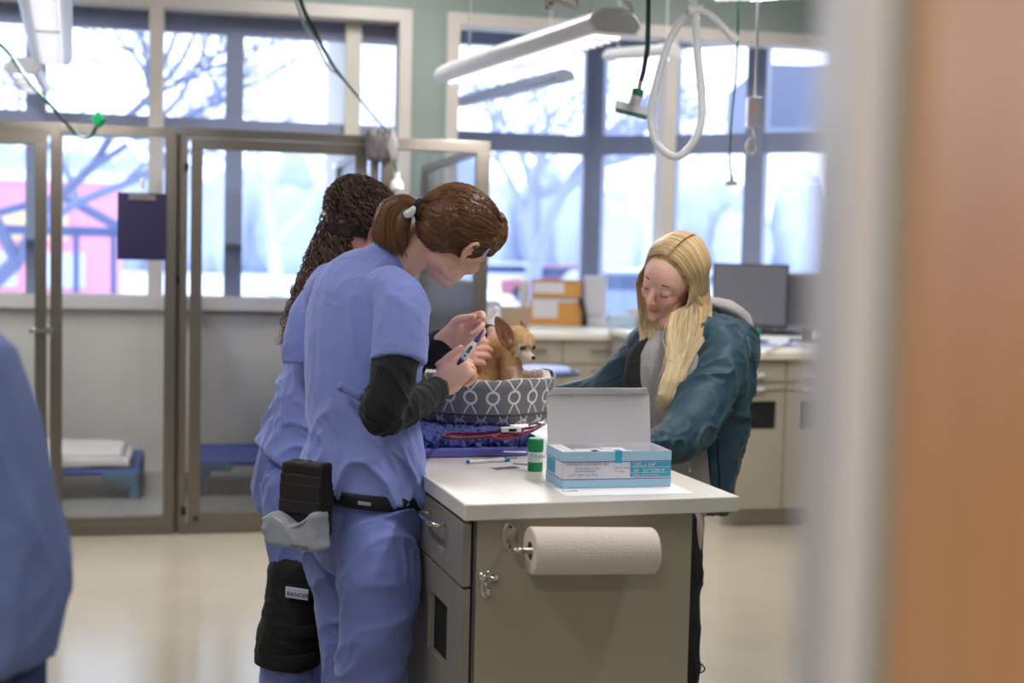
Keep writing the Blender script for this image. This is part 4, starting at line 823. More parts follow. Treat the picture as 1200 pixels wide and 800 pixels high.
# grey bag over kennel rail
gb = MB(); dkk = (onY(447, 170, Yk)-CAM).dot(CF)-.06
for px in (437, 446, 455): gb.limb([W(px, 158, dkk), W(px+1, 170, dkk-.01), W(px, 183, dkk)], [(.05, .03), (.055, .036), (.05, .03)], 14, ref=FH)
gme = fuse(gb, .008, 4, disp=lambda c, n: c+n*((ridge(c*np.array([40, 40, 8]), 5)-.5)*.02)[:, None])
tag(link_mesh('grey_bag', gme, mat('grey_cloth', (112, 108, 112), .9), None, W(447, 160, dkk), smooth=True), 'crumpled grey bag hung over the kennel rail above the curly haired worker', 'bag')
m = MB(); q = W(465, 214, dkk+.02); t = thing('wall_plug', 'white plug hanging behind the two workers heads', 'plug', q); m.lathe([(.02, -.04), (.035, -.03), (.03, 0), (.012, .02), (.012, .05)], q, 18); bld('plug', m, M_hose, t); m = MB(); m.tube([q+Z*.05, W(462, 185, dkk+.02)], .006, 8); bld('cord', m, M_gh, t)
# ================================================================ PEOPLE
def skinmat(name, rgb, rough=.5): return mat(name, rgb, rough, vcol=True, sss=.12, bump=.12, bscale=260, bdist=.002, var=.04, vscale=25)
def P3(t): return W(t[0], t[1], t[2])
def seg(mb, pts, rad, ref=None, shrink=0, n=22, flat=False, sub=4):
    P = [P3(p) for p in pts]; R_ = []
    for p, r in zip(pts, rad):
        s = p[2]/1600
        ra, rb = (r[0], r[1]*s) if isinstance(r, tuple) else (r*s, r*s)
        R_.append((max(.004, ra-shrink), max(.004, rb-shrink)))
    if flat:
        mb.tube(P, R_, n, ref if ref is not None else FH, sub); d = (P[0]-P[1]).normalized(); a = V(ref) if ref is not None else FH.copy(); a = (a-d*a.dot(d)).normalized()
        mb.ell(P[0], (R_[0][0]*.985, R_[0][1]*.985, min(R_[0])*.8), (a, d.cross(a), d), 16, 10)
    else: mb.limb(P, R_, n, ref if ref is not None else FH, sub)
def folds(amp=.006, scale=14, stretch=(1, 1, 1), seed=1, fine=.0008, axis=None, zf=None):
    st = np.array(stretch)*scale
    if axis is not None:
        a_ = V(axis).normalized(); b_ = a_.orthogonal().normalized(); B3 = np.array([a_, b_, a_.cross(b_)]); st = np.array((.2, 1, 1))*scale
    def f(c, n):
        c0_ = c; 
        if axis is not None: return c+n*(g_(c@B3.T, c))[:, None]
        return c+n*(g_(c, c))[:, None]
    def g_(c, cw):
        w = np.stack([noise3(c*6+7.3, seed+1), noise3(c*6+3.1, seed+2), noise3(c*6+1.7, seed+3)], 1)*.09
        k = ridge((c+w)*st, seed)**4*.9+ridge((c+w*1.5)*st*1.9, seed+9)**3*.4-.35
        m = .35+.9*noise3(c*5, seed+5)
        g = noise3(c*220, seed+20)-.5
        if zf: m = m*np.clip(.3+.7*(zf[1]-cw[:, 2])/(zf[1]-zf[0]), .3, 1)
        return k*amp*m+g*fine
    return f
class Head:
    def __init__(s, O, f, u, k=1.0):
        s.O = V(O); s.f = V(f).normalized(); s.u = (V(u)-s.f*V(u).dot(s.f)).normalized(); s.l = s.u.cross(s.f); s.k = k
    def T(s, x, y, z): return s.O+(s.f*x+s.l*y+s.u*z)*s.k
    def build(s, m, ears=(1, -1)):
        k = s.k; ax = (s.f, s.l, s.u); sl = getattr(s, 'slim', 1.0); ears = getattr(s, 'ears', ears)
        def E(x, y, z, rx, ry, rz, a=None):
            g = sl if z < 0 else 1
            m.ell(s.T(x, y*g, z), (rx*k*(1 if x < .09 else sl), ry*k*g, rz*k), a or ax, 26, 16)
        E(-.018, 0, .03, .092, .074, .083); E(.03, 0, .02, .062, .066, .075); E(.032, 0, -.03, .055, .057, .075)
        E(.036, 0, -.07, .047, .046, .042); E(.066, 0, -.096, .02, .022, .017); E(.0, 0, -.045, .05, .06, .05)
        E(.064, 0, .03, .026, .052, .03); 
        for y in (1, -1):
            E(.055, y*.038, -.025, .03, .024, .026)          # cheek
            E(.0735, y*.031, .004, .0155, .0155, .013)         # eyelid
            E(.074, y*.027, .022, .012, .019, .007)           # brow ridge
            E(.02, y*.05, -.062, .035, .014, .024)           # jaw corner
        m.limb([s.T(.082, 0, .014), s.T(.095, 0, -.008), s.T(.106, 0, -.03)], [.008*k, .0085*k, .0105*k], 14, s.l, 3)
        for y in (1, -1): E(.096, y*.0105, -.034, .01, .0075, .0075)
        m.limb([s.T(.072, .022, -.0575), s.T(.0885, .008, -.0545), s.T(.0885, -.008, -.0545), s.T(.072, -.022, -.0575)], [.004*k, .006*k, .006*k, .004*k], 12, s.u, 3)
        m.limb([s.T(.072, .019, -.061), s.T(.086, .006, -.066), s.T(.086, -.006, -.066), s.T(.072, -.019, -.061)], [.004*k, .0068*k, .0068*k, .004*k], 12, s.u, 3)
        es = getattr(s, 'es', 1.0)
        for y in ears:
            c = lambda x, yy, z: s.T(-.006+x*es, y*(.074+yy*es), z*es)
            m.limb([c(-.002, .004, -.026), c(-.016, .011, -.012), c(-.022, .017, .012), c(-.012, .018, .03), c(.004, .011, .03), c(.008, .004, .014)], [x*k for x in (.0065, .005, .0052, .005, .0046, .004)], 10, None, 5)
            m.ell(c(-.006, .002, .004), (.014*k, .005*k, .024*k), ax); m.ell(c(0, .003, -.026), (.008*k, .005*k, .01*k), ax); m.ell(c(.008, .002, -.002), (.005*k, .006*k, .007*k), ax)
    def colors(s, base, lips, extra=()):
        b = np.array(lin(base)); L = np.array(lin(lips)); red = np.array(lin((min(255, base[0]+4), base[1]-24, base[2]-20)))
        O = np.array(s.O); Bm = np.array([s.f, s.l, s.u])
        def f(c, n):
            q = (c-O)@Bm.T/s.k; out = np.tile(b, (len(c), 1))
            def blob(x, y, z, rx, ry, rz): return np.clip(1.3-np.sqrt(((q[:, 0]-x)/rx)**2+((q[:, 1]-y)/ry)**2+((q[:, 2]-z)/rz)**2), 0, 1)[:, None]
            for y in (1, -1):
                w = blob(.07, y*.036, -.03, .03, .026, .024)*.45; out = out*(1-w)+red*w
                w = blob(-.008, y*.085, .005, .03, .02, .036)*.5; out = out*(1-w)+red*w
            w = blob(.105, 0, -.032, .014, .016, .014)*.45; out = out*(1-w)+red*w
            w = blob(.085, 0, -.0605, .014, .021, .0115); w = np.clip(w*1.6, 0, 1); out = out*(1-w)+L*w
            for e in extra: out = e(c, q, out)
            return out
        return f
def hand(m, Wp, d, n, s, k=1.0, curl=(.5, .5, .5, .5), thumb=((.5, .3), (.3, .2)), spread=.08, tin=.35):
    """wrist Wp, d finger direction, n palm-facing normal, s thumb side; curl per finger = bend at each joint (radians)"""
    Wp = V(Wp); d = V(d).normalized(); n = (V(n)-d*V(n).dot(d)).normalized(); s = V(s); s = (s-d*s.dot(d)-n*s.dot(n)).normalized()
    m.limb([Wp-d*.02*k, Wp+d*.03*k+s*.003*k, Wp+d*.065*k, Wp+d*.085*k], [(.026*k, .017*k), (.036*k, .0165*k), (.039*k, .0145*k), (.037*k, .011*k)], 20, s, 4)
    m.ell(Wp+d*.035*k+s*.022*k+n*.01*k, (.026*k, .017*k, .015*k), (d, s, n)); m.ell(Wp+d*.035*k-s*.022*k+n*.008*k, (.03*k, .013*k, .012*k), (d, s, n))
    tips = []
    for i, (off, L, base) in enumerate(((.0285, .074, .088), (.0095, .082, .0925), (-.0095, .077, .09), (-.0275, .061, .082))):
        c = curl[i]; cs = c if isinstance(c, tuple) else (c*.8, c*1.2, c*.8)
        p = Wp+d*base*k+s*off*k; pts = [p-d*.03*k, p]; sp = spread*(1.5-i)
        dd = (d+s*sp).normalized(); nn = n; a = 0; rad = [.0098*k, .0096*k]
        for j, (fr_, r) in enumerate(((.46, .0088), (.31, .0082), (.23, .0066))):
            a += cs[j]; v = dd*math.cos(a)+nn*math.sin(a); p = p+v*(L*fr_*k); pts.append(p); rad.append(r*k)
        m.limb(pts, rad, 12, s, 4); tips.append((p, v))
    (a1, b1), (a2, b2) = thumb
    p = Wp+d*.028*k+s*.026*k+n*.006*k; v = (d*math.cos(a1)+s*math.sin(a1)+n*b1).normalized(); q = p+v*.036*k
    v2 = (d*math.cos(a2)+s*math.sin(a2)*1+n*b2).normalized(); q2 = q+v2*.032*k; q3 = q2+(v2*.9+n*tin*.2).normalized()*.022*k
    m.limb([p-v*.012*k, p, q, q2, q3], [.014*k, .0145*k, .0112*k, .0102*k, .0082*k], 12, n, 4); tips.append((q3, v2))
    return tips
def nails(tips, n, parent, k=1.0):
    for p, v in tips:
        nn = (V(n)-v*V(n).dot(v)).normalized(); m = MB(); m.ell(p-nn*.0052*k+v*.0*k, (.0055*k, .0045*k, .0022*k), (v, v.cross(nn), nn), 10, 6)
        bld('fingernail', m, mat('nail_pink', (232, 186, 180), .25), parent, smooth=True)
def tubes(name, curves, m_, parent, r=.0014, n=4, sub=3, rtip=.3, cols=None, tip=None, smix=.5):
    mb = MB(); cl = []; rg = np.random.default_rng(len(curves))
    for c in curves:
        b0_ = len(mb.v)
        L = len(c); rr_ = [r*(.6 if i == 0 else 1)*(1-(1-rtip)*(i/(L-1))**3) for i in range(L)]; mb.tube(c, rr_, n, None, sub, cap=True)
        if cols:
            nv_ = len(mb.v)-b0_; k = rg.random(); base = np.array(lin(cols[0]))*(1-k)+np.array(lin(cols[1]))*k; base = base*rg.uniform(.75, 1.2)
            g = np.repeat(np.linspace(0, 1, nv_//n), n)[:, None]; tc_ = np.array(lin(tip)) if tip else base
            cl.append(base*(1-g**1.5*(smix if tip else 0))+tc_*(g**1.5*(smix if tip else 0)))
    me = bpy.data.meshes.new(name); me.from_pydata(mb.v, [], mb.f)
    if cols:
        c4 = np.ones((len(mb.v), 4)); c4[:, :3] = np.concatenate(cl); a = me.color_attributes.new('Col', 'FLOAT_COLOR', 'POINT'); a.data.foreach_set('color', c4.ravel())
        m_ = mat('hair_strand', (255, 255, 255), .48, vcol=True, spec=.35)
    return link_mesh(name, me, m_, parent, smooth=True)
def hairmat(name, rgb, rgb2, rough=.42):
    return mat(name, rgb, rough, rgb2=rgb2, vscale=60, spec=.4, bump=.25, bscale=120, bdist=.003)
def shoe(name, px, py_d, d, dirv, parent, m_):
    c = W(px, 0, d); c.z = 0; dv_ = V(dirv).normalized(); s = dv_.cross(Z); m = MB()
    m.limb([c-dv_*.07+Z*.045, c+dv_*.0+Z*.045, c+dv_*.1+Z*.035, c+dv_*.15+Z*.03], [(.038, .042), (.042, .043), (.048, .034), (.04, .027)], 18, s, 3)
    me = fuse(m, .006, 3); link_mesh('shoe', me, m_, parent, smooth=True)
    q = MB(); q.limb([c-dv_*.08+Z*.012, c+dv_*.16+Z*.012], [(.046, .011), (.05, .011)], 18, s, 2); bld('sole', q, M_wl, parent, smooth=True)
M_scrub = mat('ciel_blue_scrub', (134, 147, 218), .8, var=.03, vscale=5, sheen=.15, bump=.12, bscale=900, bdist=.001)
M_black = mat('black_jersey', (15, 17, 22), .85, bump=.3, bscale=300, bdist=.002, sheen=.1)
def person(label, base_d, base_px, parts, skin, head, hands, hairbase=None, extra=()):
    """parts: dict name -> (list of segs, clothed) ; creates Empty + body"""
    b = W(base_px, 0, base_d); b.z = 0
    t = thing('person', label, 'person', b)
    m = MB()
    for segs in parts:
        for s_ in segs[1]: seg(m, *s_[:2], ref=s_[2] if len(s_) > 2 else None, shrink=segs[0])
    head.build(m); tips = []
    for h in hands: tips.append(hand(m, *h[0], **h[1]))
    me = fuse(m, .0030, 3, color=head.colors(skin, (206, 120, 116) if not extra else extra[0]))
    bo = link_mesh('body', me, skinmat('skin_%d' % skin[0], (255, 255, 255)), t, smooth=True)
    return t, tips
# ---------------------------------------------------------------- worker with ponytail (near)
SA = (RH*.7-FH*.7); FA = (RH*.7+FH*.7)
dA = 3.36
torsoA = ([(452, 308, dA), (440, 326, dA), (430, 350, dA), (427, 400, dA), (424, 450, dA), (426, 500, dA), (427, 530, dA), (420, 576, dA)],
          [(.07, 28), (.135, 42), (.178, 52), (.186, 56), (.172, 54), (.170, 54), (.185, 59), (.196, 65)], SA)
slRA = ([(455, 338, 3.25), (470, 356, 3.2), (469, 390, 3.17), (467, 424, 3.15)], [(.06, 28), (.068, 33), (.068, 33), (.067, 32.5)])
slLA = ([(392, 332, 3.48), (384, 352, 3.55), (396, 388, 3.62), (412, 410, 3.66)], [(.06, 27), (.066, 29), (.064, 29), (.064, 29)])
armRA = ([(466, 356, 3.2), (466, 390, 3.17), (463, 430, 3.14), (453, 468, 3.12), (447, 484, 3.12), (470, 480, 3.17), (493, 468, 3.24), (511, 458, 3.3)],
         [(.045, 23), (.05, 26), (.052, 26.5), (.047, 26), (.045, 27), (.042, 22), (.036, 18.5), (.031, 15.5)])
armLA = ([(384, 352, 3.55), (400, 392, 3.63), (430, 430, 3.7), (450, 440, 3.72), (480, 424, 3.68), (505, 408, 3.65), (520, 401, 3.63)],
         [(.045, 22), (.047, 22), (.044, 22), (.043, 21), (.039, 18), (.034, 16.5), (.03, 15)])
pelvA = ([(424, 535, dA), (424, 580, dA), (424, 615, dA), (424, 640, dA)], [(.15, 50), (.178, 63), (.180, 65), (.15, 52)], SA)
legRA = ([(434, 618, 3.29), (442, 648, 3.24), (444, 700, 3.21), (438, 760, 3.22), (436, 800, 3.24), (434, 880, 3.28), (434, 978, 3.3)], [(.075, 38), (.096, 47), (.09, 46), (.08, 42), (.077, 41), (.072, 37), (.068, 34)])
legLA = ([(400, 600, 3.45), (396, 640, 3.5), (406, 700, 3.52), (411, 760, 3.52), (412, 800, 3.52), (412, 880, 3.5), (412, 940, 3.5)], [(.095, 44), (.095, 43), (.085, 37), (.076, 34), (.073, 33), (.07, 31), (.065, 30)])
neckA = ([(436, 330, dA), (462, 312, dA), (486, 292, dA), (505, 275, dA)], [(.05, 26), (.047, 24), (.05, 25), (.05, 24)])
hdA = Head(W(533, 279, 3.36), RH*.55-Z*.44+FH*.66, RH*.62+Z*.74, 1.02); hdA.es = .84
dRH = (W(548, 432, 3.42)-W(511, 458, 3.3)).normalized()
handsA = [((W(514, 456, 3.32), RH*.62+Z*.60+FH*.2, FH*.85+RH*.4-Z*.3, -RH*.6+Z*.6), dict(k=1.0, curl=((.9, 1.1, .9), (1.2, 1.3, .8), (1.35, 1.4, .8), (1.4, 1.4, .8)), thumb=((.5, -.3), (-.1, -.12)), spread=.03)),
          ((W(523, 399, 3.62), W(562, 380, 3.60)-W(523, 399, 3.62), -FH*.9-Z*.25+RH*.2, Z*.9+RH*.2-FH*.1), dict(k=1.02, curl=((.45, .75, .4), (1.0, 1.1, .8), (1.15, 1.2, .8), (1.2, 1.2, .8)), thumb=((.55, .3), (-.05, .45)), spread=.05))]
wkA, tipsA = person('person in blue scrubs with a brown ponytail holding a thermometer beside the exam table', dA, 425,
    [(.035, [torsoA, pelvA]), (.02, [legRA, legLA]), (.008, [armRA, armLA]), (0, [neckA])], (243, 192, 170), hdA, handsA)
nails(tipsA[0][4:5], FH+Z*-.4, wkA); nails(tipsA[1][:1]+tipsA[1][4:5], -FH, wkA)
def clothing(name, segs, voxel, m_, parent, disp=None, smooth=4, color=None, flats=()):
    m = MB()
    for i, s_ in enumerate(segs): seg(m, *s_[:2], ref=s_[2] if len(s_) > 2 else None, flat=(i in flats), shrink=s_[3] if len(s_) > 3 else 0)
    me = fuse(m, voxel, smooth, disp=disp, color=color); return link_mesh(name, me, m_, parent, smooth=True)
for a_ in (armRA, armLA): clothing('undershirt_sleeve', [a_], .004, M_black, wkA, folds(.009, 30, (1, 1, 2.0), 4, axis=RH*.6-Z*.7))
hemA = ([(470, 540, 3.12), (482, 565, 3.13), (497, 590, 3.14)], [(.012, 12), (.013, 16), (.008, 7)])
topA = clothing('scrub_top', [torsoA, slRA, slLA, ([(478, 500, 3.3), (484, 540, 3.28), (488, 566, 3.26), (494, 584, 3.25)], [(.05, 14), (.04, 14), (.025, 12), (.012, 7)])], .0045, M_scrub, wkA, folds(.018, 15, (1.0, 1.0, .55), 21, axis=-RH*.45+Z*.9, zf=(1.0, 1.25)), flats=(0, 1, 2))
clothing('scrub_pants', [pelvA, legRA, legLA], .0055, mat('blue_scrub_pants', (112, 126, 194), .8, var=.03, vscale=5, sheen=.15, bump=.12, bscale=900, bdist=.001), wkA, folds(.013, 15, (1, 1, .8), 33, axis=RH*.8+Z*.55), flats=(1, 2))
# seams, collar, tab
def cline(pts, r, m_, name, parent, sub=4): mb = MB(); mb.tube([P3(p) for p in pts], r, 8, None, sub); return bld(name, mb, m_, parent, smooth=True)
# sleeve hem, belt, pouch
M_seam = mat('seam_blue', (112, 124, 196), .8)
shoe('shoe', 436, 0, 3.28, FA, wkA, M_black); shoe('shoe', 412, 0, 3.5, FA, wkA, M_black)
# hair: cap + ponytail
M_hA = hairmat('brown_hair', (122, 82, 54), (82, 52, 34))
hA = hdA; mb = MB()
def capE(h, mb, x, y, z, rx, ry, rz): mb.ell(h.T(x, y, z), (rx*h.k, ry*h.k, rz*h.k), (h.f, h.l, h.u), 30, 20)
capE(hA, mb, -.022, 0, .04, .102, .086, .088); capE(hA, mb, .035, 0, .068, .058, .068, .046); capE(hA, mb, .07, 0, .058, .035, .052, .034)
capE(hA, mb, -.055, 0, -.005, .06, .066, .055)
for y in (1, -1): mb.limb([hA.T(.03, y*.066, .05), hA.T(.055, y*.062, .035), hA.T(.068, y*.056, .022)], [.02, .016, .009], 12, None, 3)
PT = W(490, 243, 3.29)       # ponytail root
mb.limb([hA.T(-.07, -.02, .03), W(502, 248, 3.31), PT], [.06, .04, .02], 14)
def hairdisp(h, root, amp=.0025, freq=70):
    Oq = np.array(root)
    def f(c, n):
        v = c-Oq; r = np.linalg.norm(v, axis=1, keepdims=True); q = v/np.maximum(r, 1e-4)
        k = noise3(q*freq*.35+np.array([5, 5, 5]), 3)+.5*noise3(q*freq, 8)
        return c+n*((k-.75)*amp*2)[:, None]
    return f
mb.limb([hA.T(.05, -.01, .09), hA.T(.088, -.012, .066), hA.T(.102, -.016, .03)], [.036, .03, .014], 16, None, 3)
hcap = fuse(mb, .003, 4, disp=hairdisp(hA, PT)); hr = link_mesh('hair', hcap, M_hA, wkA, smooth=True)
# strands sweeping from hairline back to the tie
rr = random.Random(3); cur = []; _r = PT-hA.O; PL = Vector((_r.dot(hA.f), _r.dot(hA.l), _r.dot(hA.u)))/hA.k
for i in range(1300):
    y = rr.uniform(-1, 1); a = rr.uniform(0, 1)
    x0 = .10-.07*a if rr.random() < .7 else rr.uniform(-.04, .03); yy = y*.07; z0 = .03+.075*(1-abs(y)**2.2)*rr.uniform(.6, 1)
    p = Vector((x0, yy, z0)); c = Vector((-.02, 0, .038)); pts = []
    for t in (0, .25, .5, .75, .95):
        q = p.lerp(PL, t); dq = q-c
        e = math.sqrt((dq.x/.106)**2+(dq.y/.088)**2+(dq.z/.0905)**2)
        if e < 1 or t < .9: q = c+dq/max(e, 1e-3)*(1.0+.006*rr.random()) if t < .9 else q
        pts.append(hA.T(*q))
    cur.append(pts)
tubes('hair_strands', cur, M_hA, hr, .0014, 4, 2, cols=((134, 92, 60), (88, 56, 36)), tip=(120, 82, 54))
# ponytail
end = [PT, W(452, 246, 3.36), W(441, 262, 3.35), W(440, 280, 3.35), W(452, 296, 3.35)]
mb = MB(); mb.limb([PT, W(474, 236, 3.3), W(459, 246, 3.31), W(452, 264, 3.32), W(456, 282, 3.32)], [.014, (.026, .02), (.034, .028), (.034, .03), (.018, .02)], 20, FH, 6)
mb.limb([PT, W(476, 248, 3.3), W(470, 268, 3.3), W(472, 286, 3.31)], [.014, (.022, .02), (.026, .022), (.014, .014)], 16, FH, 6)
pm = fuse(mb, .003, 4); pt = link_mesh('ponytail', pm, M_hA, wkA, smooth=True)
cur = []
M_hA2 = hairmat('light_brown_hair', (158, 116, 76), (108, 72, 46))
for i in range(900):
    a, b = rr.uniform(0, 2*math.pi), math.sqrt(rr.random()); ox, oz = math.cos(a)*b, math.sin(a)*b; u_ = ox*.5+.5   # u_ 0 outer-left .. 1 inner-right
    j = rr.gauss(0, 1.3)
    m0 = W(474+5*u_+j*.4, 231+14*u_, 3.3+oz*.022); m1 = W(452+18*u_+j, 236+14*u_+j, 3.31+oz*.036); m2 = W(440+26*u_+j, 254+12*u_, 3.32+oz*.042)
    L_ = rr.uniform(.75, 1.1); e0 = W(434+42*u_+j*1.5, 266+(14+22*u_)*L_+rr.uniform(-3, 3), 3.32+oz*.036)
    cur.append([PT+RH*.004*ox+Z*.006*oz, m0, m1, m2, e0])
tubes('ponytail_strands', cur, M_hA2, pt, .0014, 4, 3, cols=((150, 104, 66), (96, 60, 38)), tip=(176, 132, 88))
mb = MB(); td = (W(472, 236, 3.3)-PT).normalized(); o_ = td.orthogonal().normalized(); o2 = td.cross(o_)
mb.tube([PT+(o_*math.cos(w_)+o2*math.sin(w_))*.017 for w_ in [2*math.pi*k/16 for k in range(16)]], .0075, 8, td, closed=True); bld('hair_tie', mb, mat('navy_fabric', (24, 24, 60), .8), wkA, smooth=True)
mb = MB(); q = W(481, 249, 3.27); mb.limb([q-RH*.012-Z*.006, q+RH*.0, q+RH*.008+Z*.012], [(.005, .009), (.006, .011), (.005, .006)], 12, FH, 3); bld('hair_clip', mb, mat('pearl_clip', (214, 224, 226), .15, spec=.9), wkA, smooth=True)
mb = MB(); q = hA.T(.002, -.084, -.034); mb.ell(q-hA.u*.004+hA.l*-.004, (.0025,)*3); bld('earring', mb, M_chrome, wkA, smooth=True)
mb = MB(); q = hA.T(.093, -.045, .03); mb.box(W(570, 295, 3.33), (.028, .006, .007), ax=((RH*.6+Z*.8), FH, (Z*.6-RH*.8))); bld('hair_pin', mb, mat('pale_blue_pin', (196, 208, 250), .2), wkA, bevel=.002)
for y in (-1,):
    cur = [[hA.T(.083, y*(.018+.006*k), .001-.0005*k*k*.3), hA.T(.094, y*(.02+.0065*k), -.002)] for k in range(5)]; tubes('eyelashes', cur, M_dark, wkA, .0007, 4, 1)
# belt and pouch
pouch = thing('treat_pouch', 'black and grey treat pouch hanging from the belt of the ponytailed worker', 'pouch', W(356, 600, 3.28)) if 0 else None
mb = MB(); belt_pts = []
for k in range(40):
    w_ = 2*math.pi*k/40; belt_pts.append(W(423, 574, dA)+SA.normalized()*(.186*math.cos(w_))+FA.normalized()*(.144*math.sin(w_))+Z*(-.012*math.cos(w_-.8)))
mb.tube(belt_pts, [(.018, .004)]*40, 10, Z, closed=True); bld('belt', mb, mat('black_belt', (16, 15, 18), .6), wkA, smooth=True)
M_pk = mat('black_nylon', (26, 22, 24), .7, bump=.3, bscale=200, bdist=.002); M_pg = mat('grey_nylon', (160, 164, 176), .75, bump=.3, bscale=60, bdist=.003)
pn = (-FH*.85-RH*.5).normalized(); ps = Z.cross(pn).normalized()*-1
if ps.dot(RH) < 0: ps = -ps
def pp(px, py, off=0): return W(px, py, 3.17+(px-356)*-.0012)+pn*off
mb = MB(); mb.limb([pp(362, 560), pp(358, 590), pp(356, 612)], [(.06, .026), (.063, .034), (.058, .03)], 16, ps, 4)
pk = thing('treat_pouch', 'black nylon pouch with grey lower pocket hanging at the back of the ponytailed worker', 'pouch', pp(356, 600))
bx_m = MB(); bx_m.box(pp(360, 584), (.115, .04, .165), ax=(ps, pn, Z+ps*-.03)); me = fuse(bx_m, .005, 5, disp=lambda c, n: c+n*(ridge(c*30, 4)*.006)[:, None]); link_mesh('pouch_body', me, M_pk, pk, smooth=True)
for k, (py, h_) in enumerate(((562, .03), (575, .04), (592, .03))):
    q = MB(); q.box(pp(361-k, py, .026), (.118, .008, h_), ax=(ps, pn, Z)); bld('strap_band', q, mat('black_webbing', (36, 32, 34), .6, bump=.2, bscale=300), pk, bevel=.003)
gp = MB(); base_ = [(326, 604), (336, 600), (347, 607), (356, 613), (366, 611), (376, 605), (383, 600), (384, 630), (386, 640), (370, 638), (350, 634), (328, 630)]
gp.prism([pp(x, y, .052) for x, y in base_], -pn*.05)
me = fuse(gp, .004, 5, disp=lambda c, n: c+n*(ridge(c*22, 7)*.009)[:, None]); link_mesh('grey_pocket', me, M_pg, pk, smooth=True)
mb = MB(); mb.tube([pp(x, y, .055) for x, y in ((326, 604), (336, 600.5), (347, 607), (356, 613), (366, 611), (376, 605), (383, 600))], .0028, 8, None, 4); bld('piping', mb, mat('silver_piping', (190, 190, 194), .4), pk, smooth=True)
text('lettering', 'treat tote', pp(362, 634.5, .066), ps, Z, .013, M_dark, pk)
q = MB(); q.box(W(427, 590, 3.125), (.03, .003, .008), ax=((RH-Z*.12), FH, Z)); bld('pants_tag', q, mat('tag_grey', (150, 160, 190), .5), wkA, bevel=.001)
# side tab on top
q = MB(); q.tube([P3((397, 452, 3.2)), P3((410, 458, 3.165)), P3((424, 466, 3.15))], [(.011, .004)]*3, 10, Z, 3); bld('waist_tab', q, M_seam, wkA, smooth=True)
q = MB(); q.ell(P3((399, 455, 3.185)), (.007, .004, .007), (RH, FH, Z)); bld('button', q, mat('blue_button', (104, 112, 176), .3), wkA, smooth=True)
# thermometer + cover
t = thing('thermometer', 'white and purple digital thermometer held over the dog', 'thermometer', W(548, 412, 3.37))
def tq(f_): return W(539+(567-539)*f_, 425+(386-425)*f_, 3.33+.03*f_)
tdv = (tq(1)-tq(0)).normalized(); tn = (-FH-tdv*(-FH).dot(tdv)).normalized(); ts = tdv.cross(tn); M_pur = mat('thermo_purple', (70, 62, 150), .4)
mb = MB(); mb.limb([tq(.12), tq(.3), tq(.55), tq(.62)], [(.0085, .005), (.0105, .0055), (.0085, .005), (.006, .004)], 14, ts, 4); bld('case', mb, M_hose, t, smooth=True)
mb = MB(); mb.limb([tq(-.06), tq(.1)], [(.005, .004), (.0075, .0045)], 12, ts, 3); bld('end_cap', mb, mat('dark_purple', (52, 36, 104), .4), t, smooth=True)
mb = MB(); mb.limb([tq(.62), tq(.8), tq(1.0)], [(.0055, .0042), (.0045, .0038), (.0022, .0022)], 12, ts, 3); bld('probe', mb, M_pur, t, smooth=True)
mb = MB(); mb.box(tq(.38)+tn*.0055, (.021, .008, .0012), ax=(tdv, ts, tn)); bld('display', mb, mat('lcd_grey', (96, 100, 110), .2), t)
mb = MB(); mb.ell(tq(.2)+tn*.0052, (.003, .003, .0015), (tdv, ts, tn)); bld('button', mb, M_pur, t)
mb = MB(); a = W(568, 378, 3.56); b = W(583, 359, 3.57); mb.tube([a, a.lerp(b, .5), b], [(.003, .002), (.0065, .002), (.0075, .002)], 10, RH, 2); tag(bld('probe_sleeve', mb, mat('milky_plastic', (238, 236, 240), .3), None, a, True), 'small white plastic sleeve pinched in the raised hand', 'probe sleeve')

# ---------------------------------------------------------------- curly haired worker behind
dB = 3.86
SB = (RH*.62-FH*.78)
torsoB = ([(408, 322, dB), (398, 340, dB), (392, 370, dB), (386, 410, dB), (380, 450, dB), (368, 490, dB), (360, 520, dB), (350, 543, dB)],
          [(.07, 24), (.13, 36), (.17, 44), (.175, 47), (.165, 46), (.165, 48), (.17, 50), (.175, 52)], SB)
slRB = ([(378, 350, 3.74), (366, 370, 3.7), (358, 400, 3.68), (357, 424, 3.68)], [(.055, 23), (.06, 26), (.06, 26), (.06, 26)])
armRB = ([(368, 368, 3.7), (364, 396, 3.68), (382, 428, 3.68), (398, 440, 3.7), (430, 440, 3.78), (480, 424, 3.86), (520, 414, 3.92)], [(.042, 20), (.042, 19), (.04, 19), (.038, 18), (.034, 15), (.029, 13), (.026, 11)])
armLB = ([(410, 345, 4.02), (430, 400, 4.1), (460, 428, 4.14), (505, 416, 4.16), (545, 402, 4.15), (574, 392, 4.12)], [(.042, 18), (.042, 18), (.04, 17), (.038, 16), (.035, 15), (.034, 14)])
pelvB = ([(362, 515, dB), (352, 555, dB), (352, 590, dB), (355, 610, dB)], [(.145, 44), (.16, 49), (.155, 46), (.12, 36)], SB)
legRB = ([(346, 570, 3.78), (346, 610, 3.76), (351, 660, 3.74), (345, 715, 3.73), (337, 770, 3.74), (330, 850, 3.78), (328, 890, 3.8)], [(.088, 39), (.088, 37), (.08, 33), (.07, 29), (.07, 31), (.068, 29), (.06, 26)])
legLB = ([(380, 570, 3.98), (384, 620, 4.0), (386, 700, 4.0), (384, 780, 4.0), (382, 858, 4.0)], [(.088, 36), (.085, 34), (.072, 29), (.066, 27), (.058, 24)])
neckB = ([(400, 335, dB), (414, 315, dB), (424, 298, dB), (430, 280, dB)], [(.045, 20), (.043, 19), (.046, 20), (.046, 20)])
hdB = Head(W(424, 264, dB), RH*.60-Z*.42+FH*.62, RH*.36+Z*.9, 1.0)
